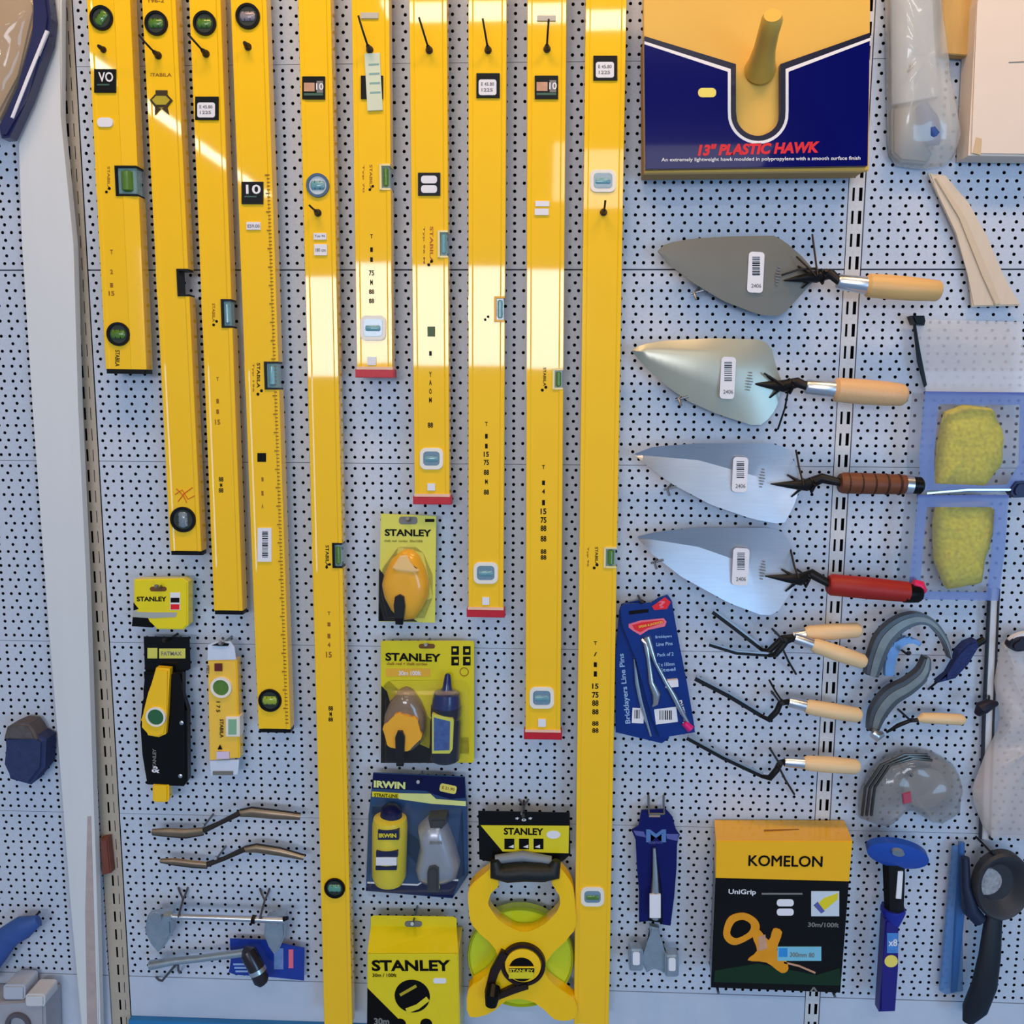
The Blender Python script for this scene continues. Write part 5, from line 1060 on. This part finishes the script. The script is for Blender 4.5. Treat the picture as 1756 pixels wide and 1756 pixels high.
obj('tape_strip', prism(NB(), P(.0456), [(1668, 262), (1674, 235), (1684, 238), (1682, 266)], 0, -.001), mat('tan_tape', (206, 178, 140), .5), t); obj('flap_line', prism(NB(), P(.0455), band([(1730, 107), (1800, 104)], 1.6), 0, -.001), GRY, t)
t = thing('amber_light_board', 'amber board painting in the warm light behind the cream box, at the top edge', 'board', U(1650, 100, .02))
obj('board', prism(NB(), P(.022), [(1612, -60), (1720, -60), (1716, 40), (1676, 44), (1672, 96), (1616, 92)], 0, -.015, .001), mat('amber_light_tint', (190, 150, 84), .5, var=.2, scale=16, stretch=(6, 6, 1)), t)  # amber colour paints in the warm light at the top edge
t = thing('plastic_strap', 'pale beige strap hanging slantwise between the top trowel handle and the right edge', 'strap', U(1700, 528, .01))
obj('strap', prism(NB(), P(.016), [(1592, 296), (1622, 300), (1664, 350), (1690, 400), (1720, 470), (1752, 524), (1668, 526), (1662, 470), (1640, 400), (1612, 340)], 0, -.005, .002), mat('beige_plastic', (222, 204, 180), .45, alpha=.88, var=.06, scale=14, stretch=(8, 8, 1)), t)
obj('strap_rib', prism(NB(), P(.019), band([(1606, 304), (1650, 372), (1690, 470), (1712, 522)], [6, 10, 12, 10]), 0, -.003, .001), mat('beige_rib', (206, 186, 158), .45), t)
t = thing('crumpled_bag', 'large pale crumpled plastic bag bulging in from the right edge', 'bag', U(1740, 1440, .02))
obj('bag', puffy(P(.022), [(1716, 1104), (1740, 1084), (1830, 1070), (1850, 1200), (1840, 1400), (1760, 1440), (1690, 1430), (1664, 1360), (1690, 1290), (1716, 1240), (1704, 1170)], .026, 9, .012, 44), mat('cream_film', (226, 214, 208), .4, alpha=.42, coat=.3, var=.08, scale=10), t, smooth=True)

# ------------------------------------------------------------------ left edge goods
t = thing('bagged_float', 'clear-wrapped amber tool with a navy edge in the top left corner', 'bag', U(10, 235, .03))
obj('amber_board', prism(NB(), P(.05), [(-60, -60), (52, -60), (60, 20), (30, 130), (-5, 205), (-60, 215)], 0, -.016, .004), mat('amber_plastic', (172, 136, 82), .4, var=.15, scale=16), t)
obj('navy_edge', prism(NB(), P(.058), [(50, -60), (74, -60), (85, 30), (80, 70), (44, 170), (14, 235), (0, 236), (-4, 214), (30, 150), (60, 60), (62, 20)], 0, -.022, .004), mat('navy_plastic', (34, 38, 84), .35, coat=.5), t)
obj('painted_edge_highlight', prism(NB(), P(.0595), band([(80, 52), (48, 132), (20, 202)], 6), 0, -.004, .0008), PAPER, t)  # white strip paints the highlight along the wrapped edge
obj('clear_wrap', puffy(P(.034), [(-60, -60), (64, -60), (80, 20), (60, 110), (10, 228), (-60, 225)], .034, 12, .006, 30), clear('wrap_film', (225, 225, 220), .22), t, smooth=True)
t = thing('long_plank', 'long pale plank standing upright in front of the left upright', 'plank', U(150, 1800, .02))
obj('plank', prism(NB(), P(.03), [(20, -60), (104, -60), (104, 200), (126, 420), (134, 700), (148, 1000), (158, 1300), (165, 1500), (172, 1800), (142, 1800), (122, 1560), (102, 1300), (78, 1000), (56, 700), (38, 420)], 0, -.014, .003, 3), mat('pale_plank_laminate', (210, 214, 216), .45, var=.06, scale=5, stretch=(6, 6, .4)), t)
obj('worn_edge', prism(NB(), P(.0308), [(146, 1570), (150, 1400), (156, 1400), (168, 1800), (150, 1800)], 0, -.002), mat('brown_scuff', (176, 160, 158), .6, var=.2), t)
t = thing('wooden_peg', 'small reddish brown peg wedged beside the left upright', 'peg', U(180, 1502, .01))
obj('peg', prism(NB(), P(.016), [(171, 1440), (184, 1438), (190, 1498), (174, 1502)], 0, -.015, .002), mat('red_brown_wood', (112, 64, 52), .6, var=.3, scale=60), t)
t = thing('navy_pouch', 'round-topped navy pouch with a grey brown lid at the left edge', 'pouch', U(40, 1350, .02))
obj('pouch', prism(NB(), P(.04), [(6, 1262), (62, 1262), (76, 1270), (74, 1318), (50, 1348), (14, 1338), (8, 1310)], 0, -.035, .006, 3), mat('navy_cloth', (44, 56, 96), .8, var=.3, scale=120, bump=.4), t, smooth=True)
obj('lid', prism(NB(), P(.043), [(5, 1268), (10, 1248), (28, 1240), (48, 1242), (58, 1256), (62, 1270)], 0, -.035, .004, 3), mat('grey_brown_cloth', (88, 82, 84), .8, var=.3, scale=120), t, smooth=True)
hook(34, 1250, .03, 'hook behind the navy pouch at the left edge')
t = thing('blue_hand_tool', 'blue curved hand tool slanting in from the lower left edge', 'hand tool', U(20, 1690, .02))
obj('grip', tubepx(NB(), [(-40, 1680, .035), (-12, 1645, .035), (14, 1606, .035), (40, 1590, .035), (66, 1578, .035)], [18, 18, 20, 20, 9], 16, flat=.7), mat('faded_blue_plastic', (52, 84, 150), .5, var=.2, scale=60), t, smooth=True)
obj('arm', tubepx(NB(), [(-6, 1630, .03), (-14, 1655, .03), (-22, 1684, .03)], [10, 9, 8], 10), mat('slate_plastic', (92, 110, 140), .5), t, smooth=True)
hook(50, 1582, .03, 'hook under the blue hand tool at the lower left')
t = thing('grey_dispenser', 'pale grey plastic dispenser with round front in the bottom left corner', 'dispenser', U(30, 1800, .02))
obj('body', prism(NB(), P(.055), [(-60, 1722), (42, 1720), (76, 1722), (78, 1810), (-60, 1810)], 0, -.05, .004, 3), mat('pale_grey_plastic', (158, 160, 170), .5, var=.1), t)
obj('cap', prism(NB(), P(.058), rrect(42, 1706, 76, 1728, 6), 0, -.04, .003), mat('off_white_plastic', (202, 204, 208), .45), t, smooth=True)
obj('cap', prism(NB(), P(.05), rrect(4, 1690, 42, 1716, 6), 0, -.04, .003), mat('light_grey_plastic', (178, 186, 200), .45), t, smooth=True)
obj('dial', ring(NB(), P(.056), P(.056).pt(32, 1756), .014, .022, 0, .004, 30), mat('mid_grey_plastic', (88, 84, 92), .5), t, smooth=True)  # dial ring in a darker grey than the body
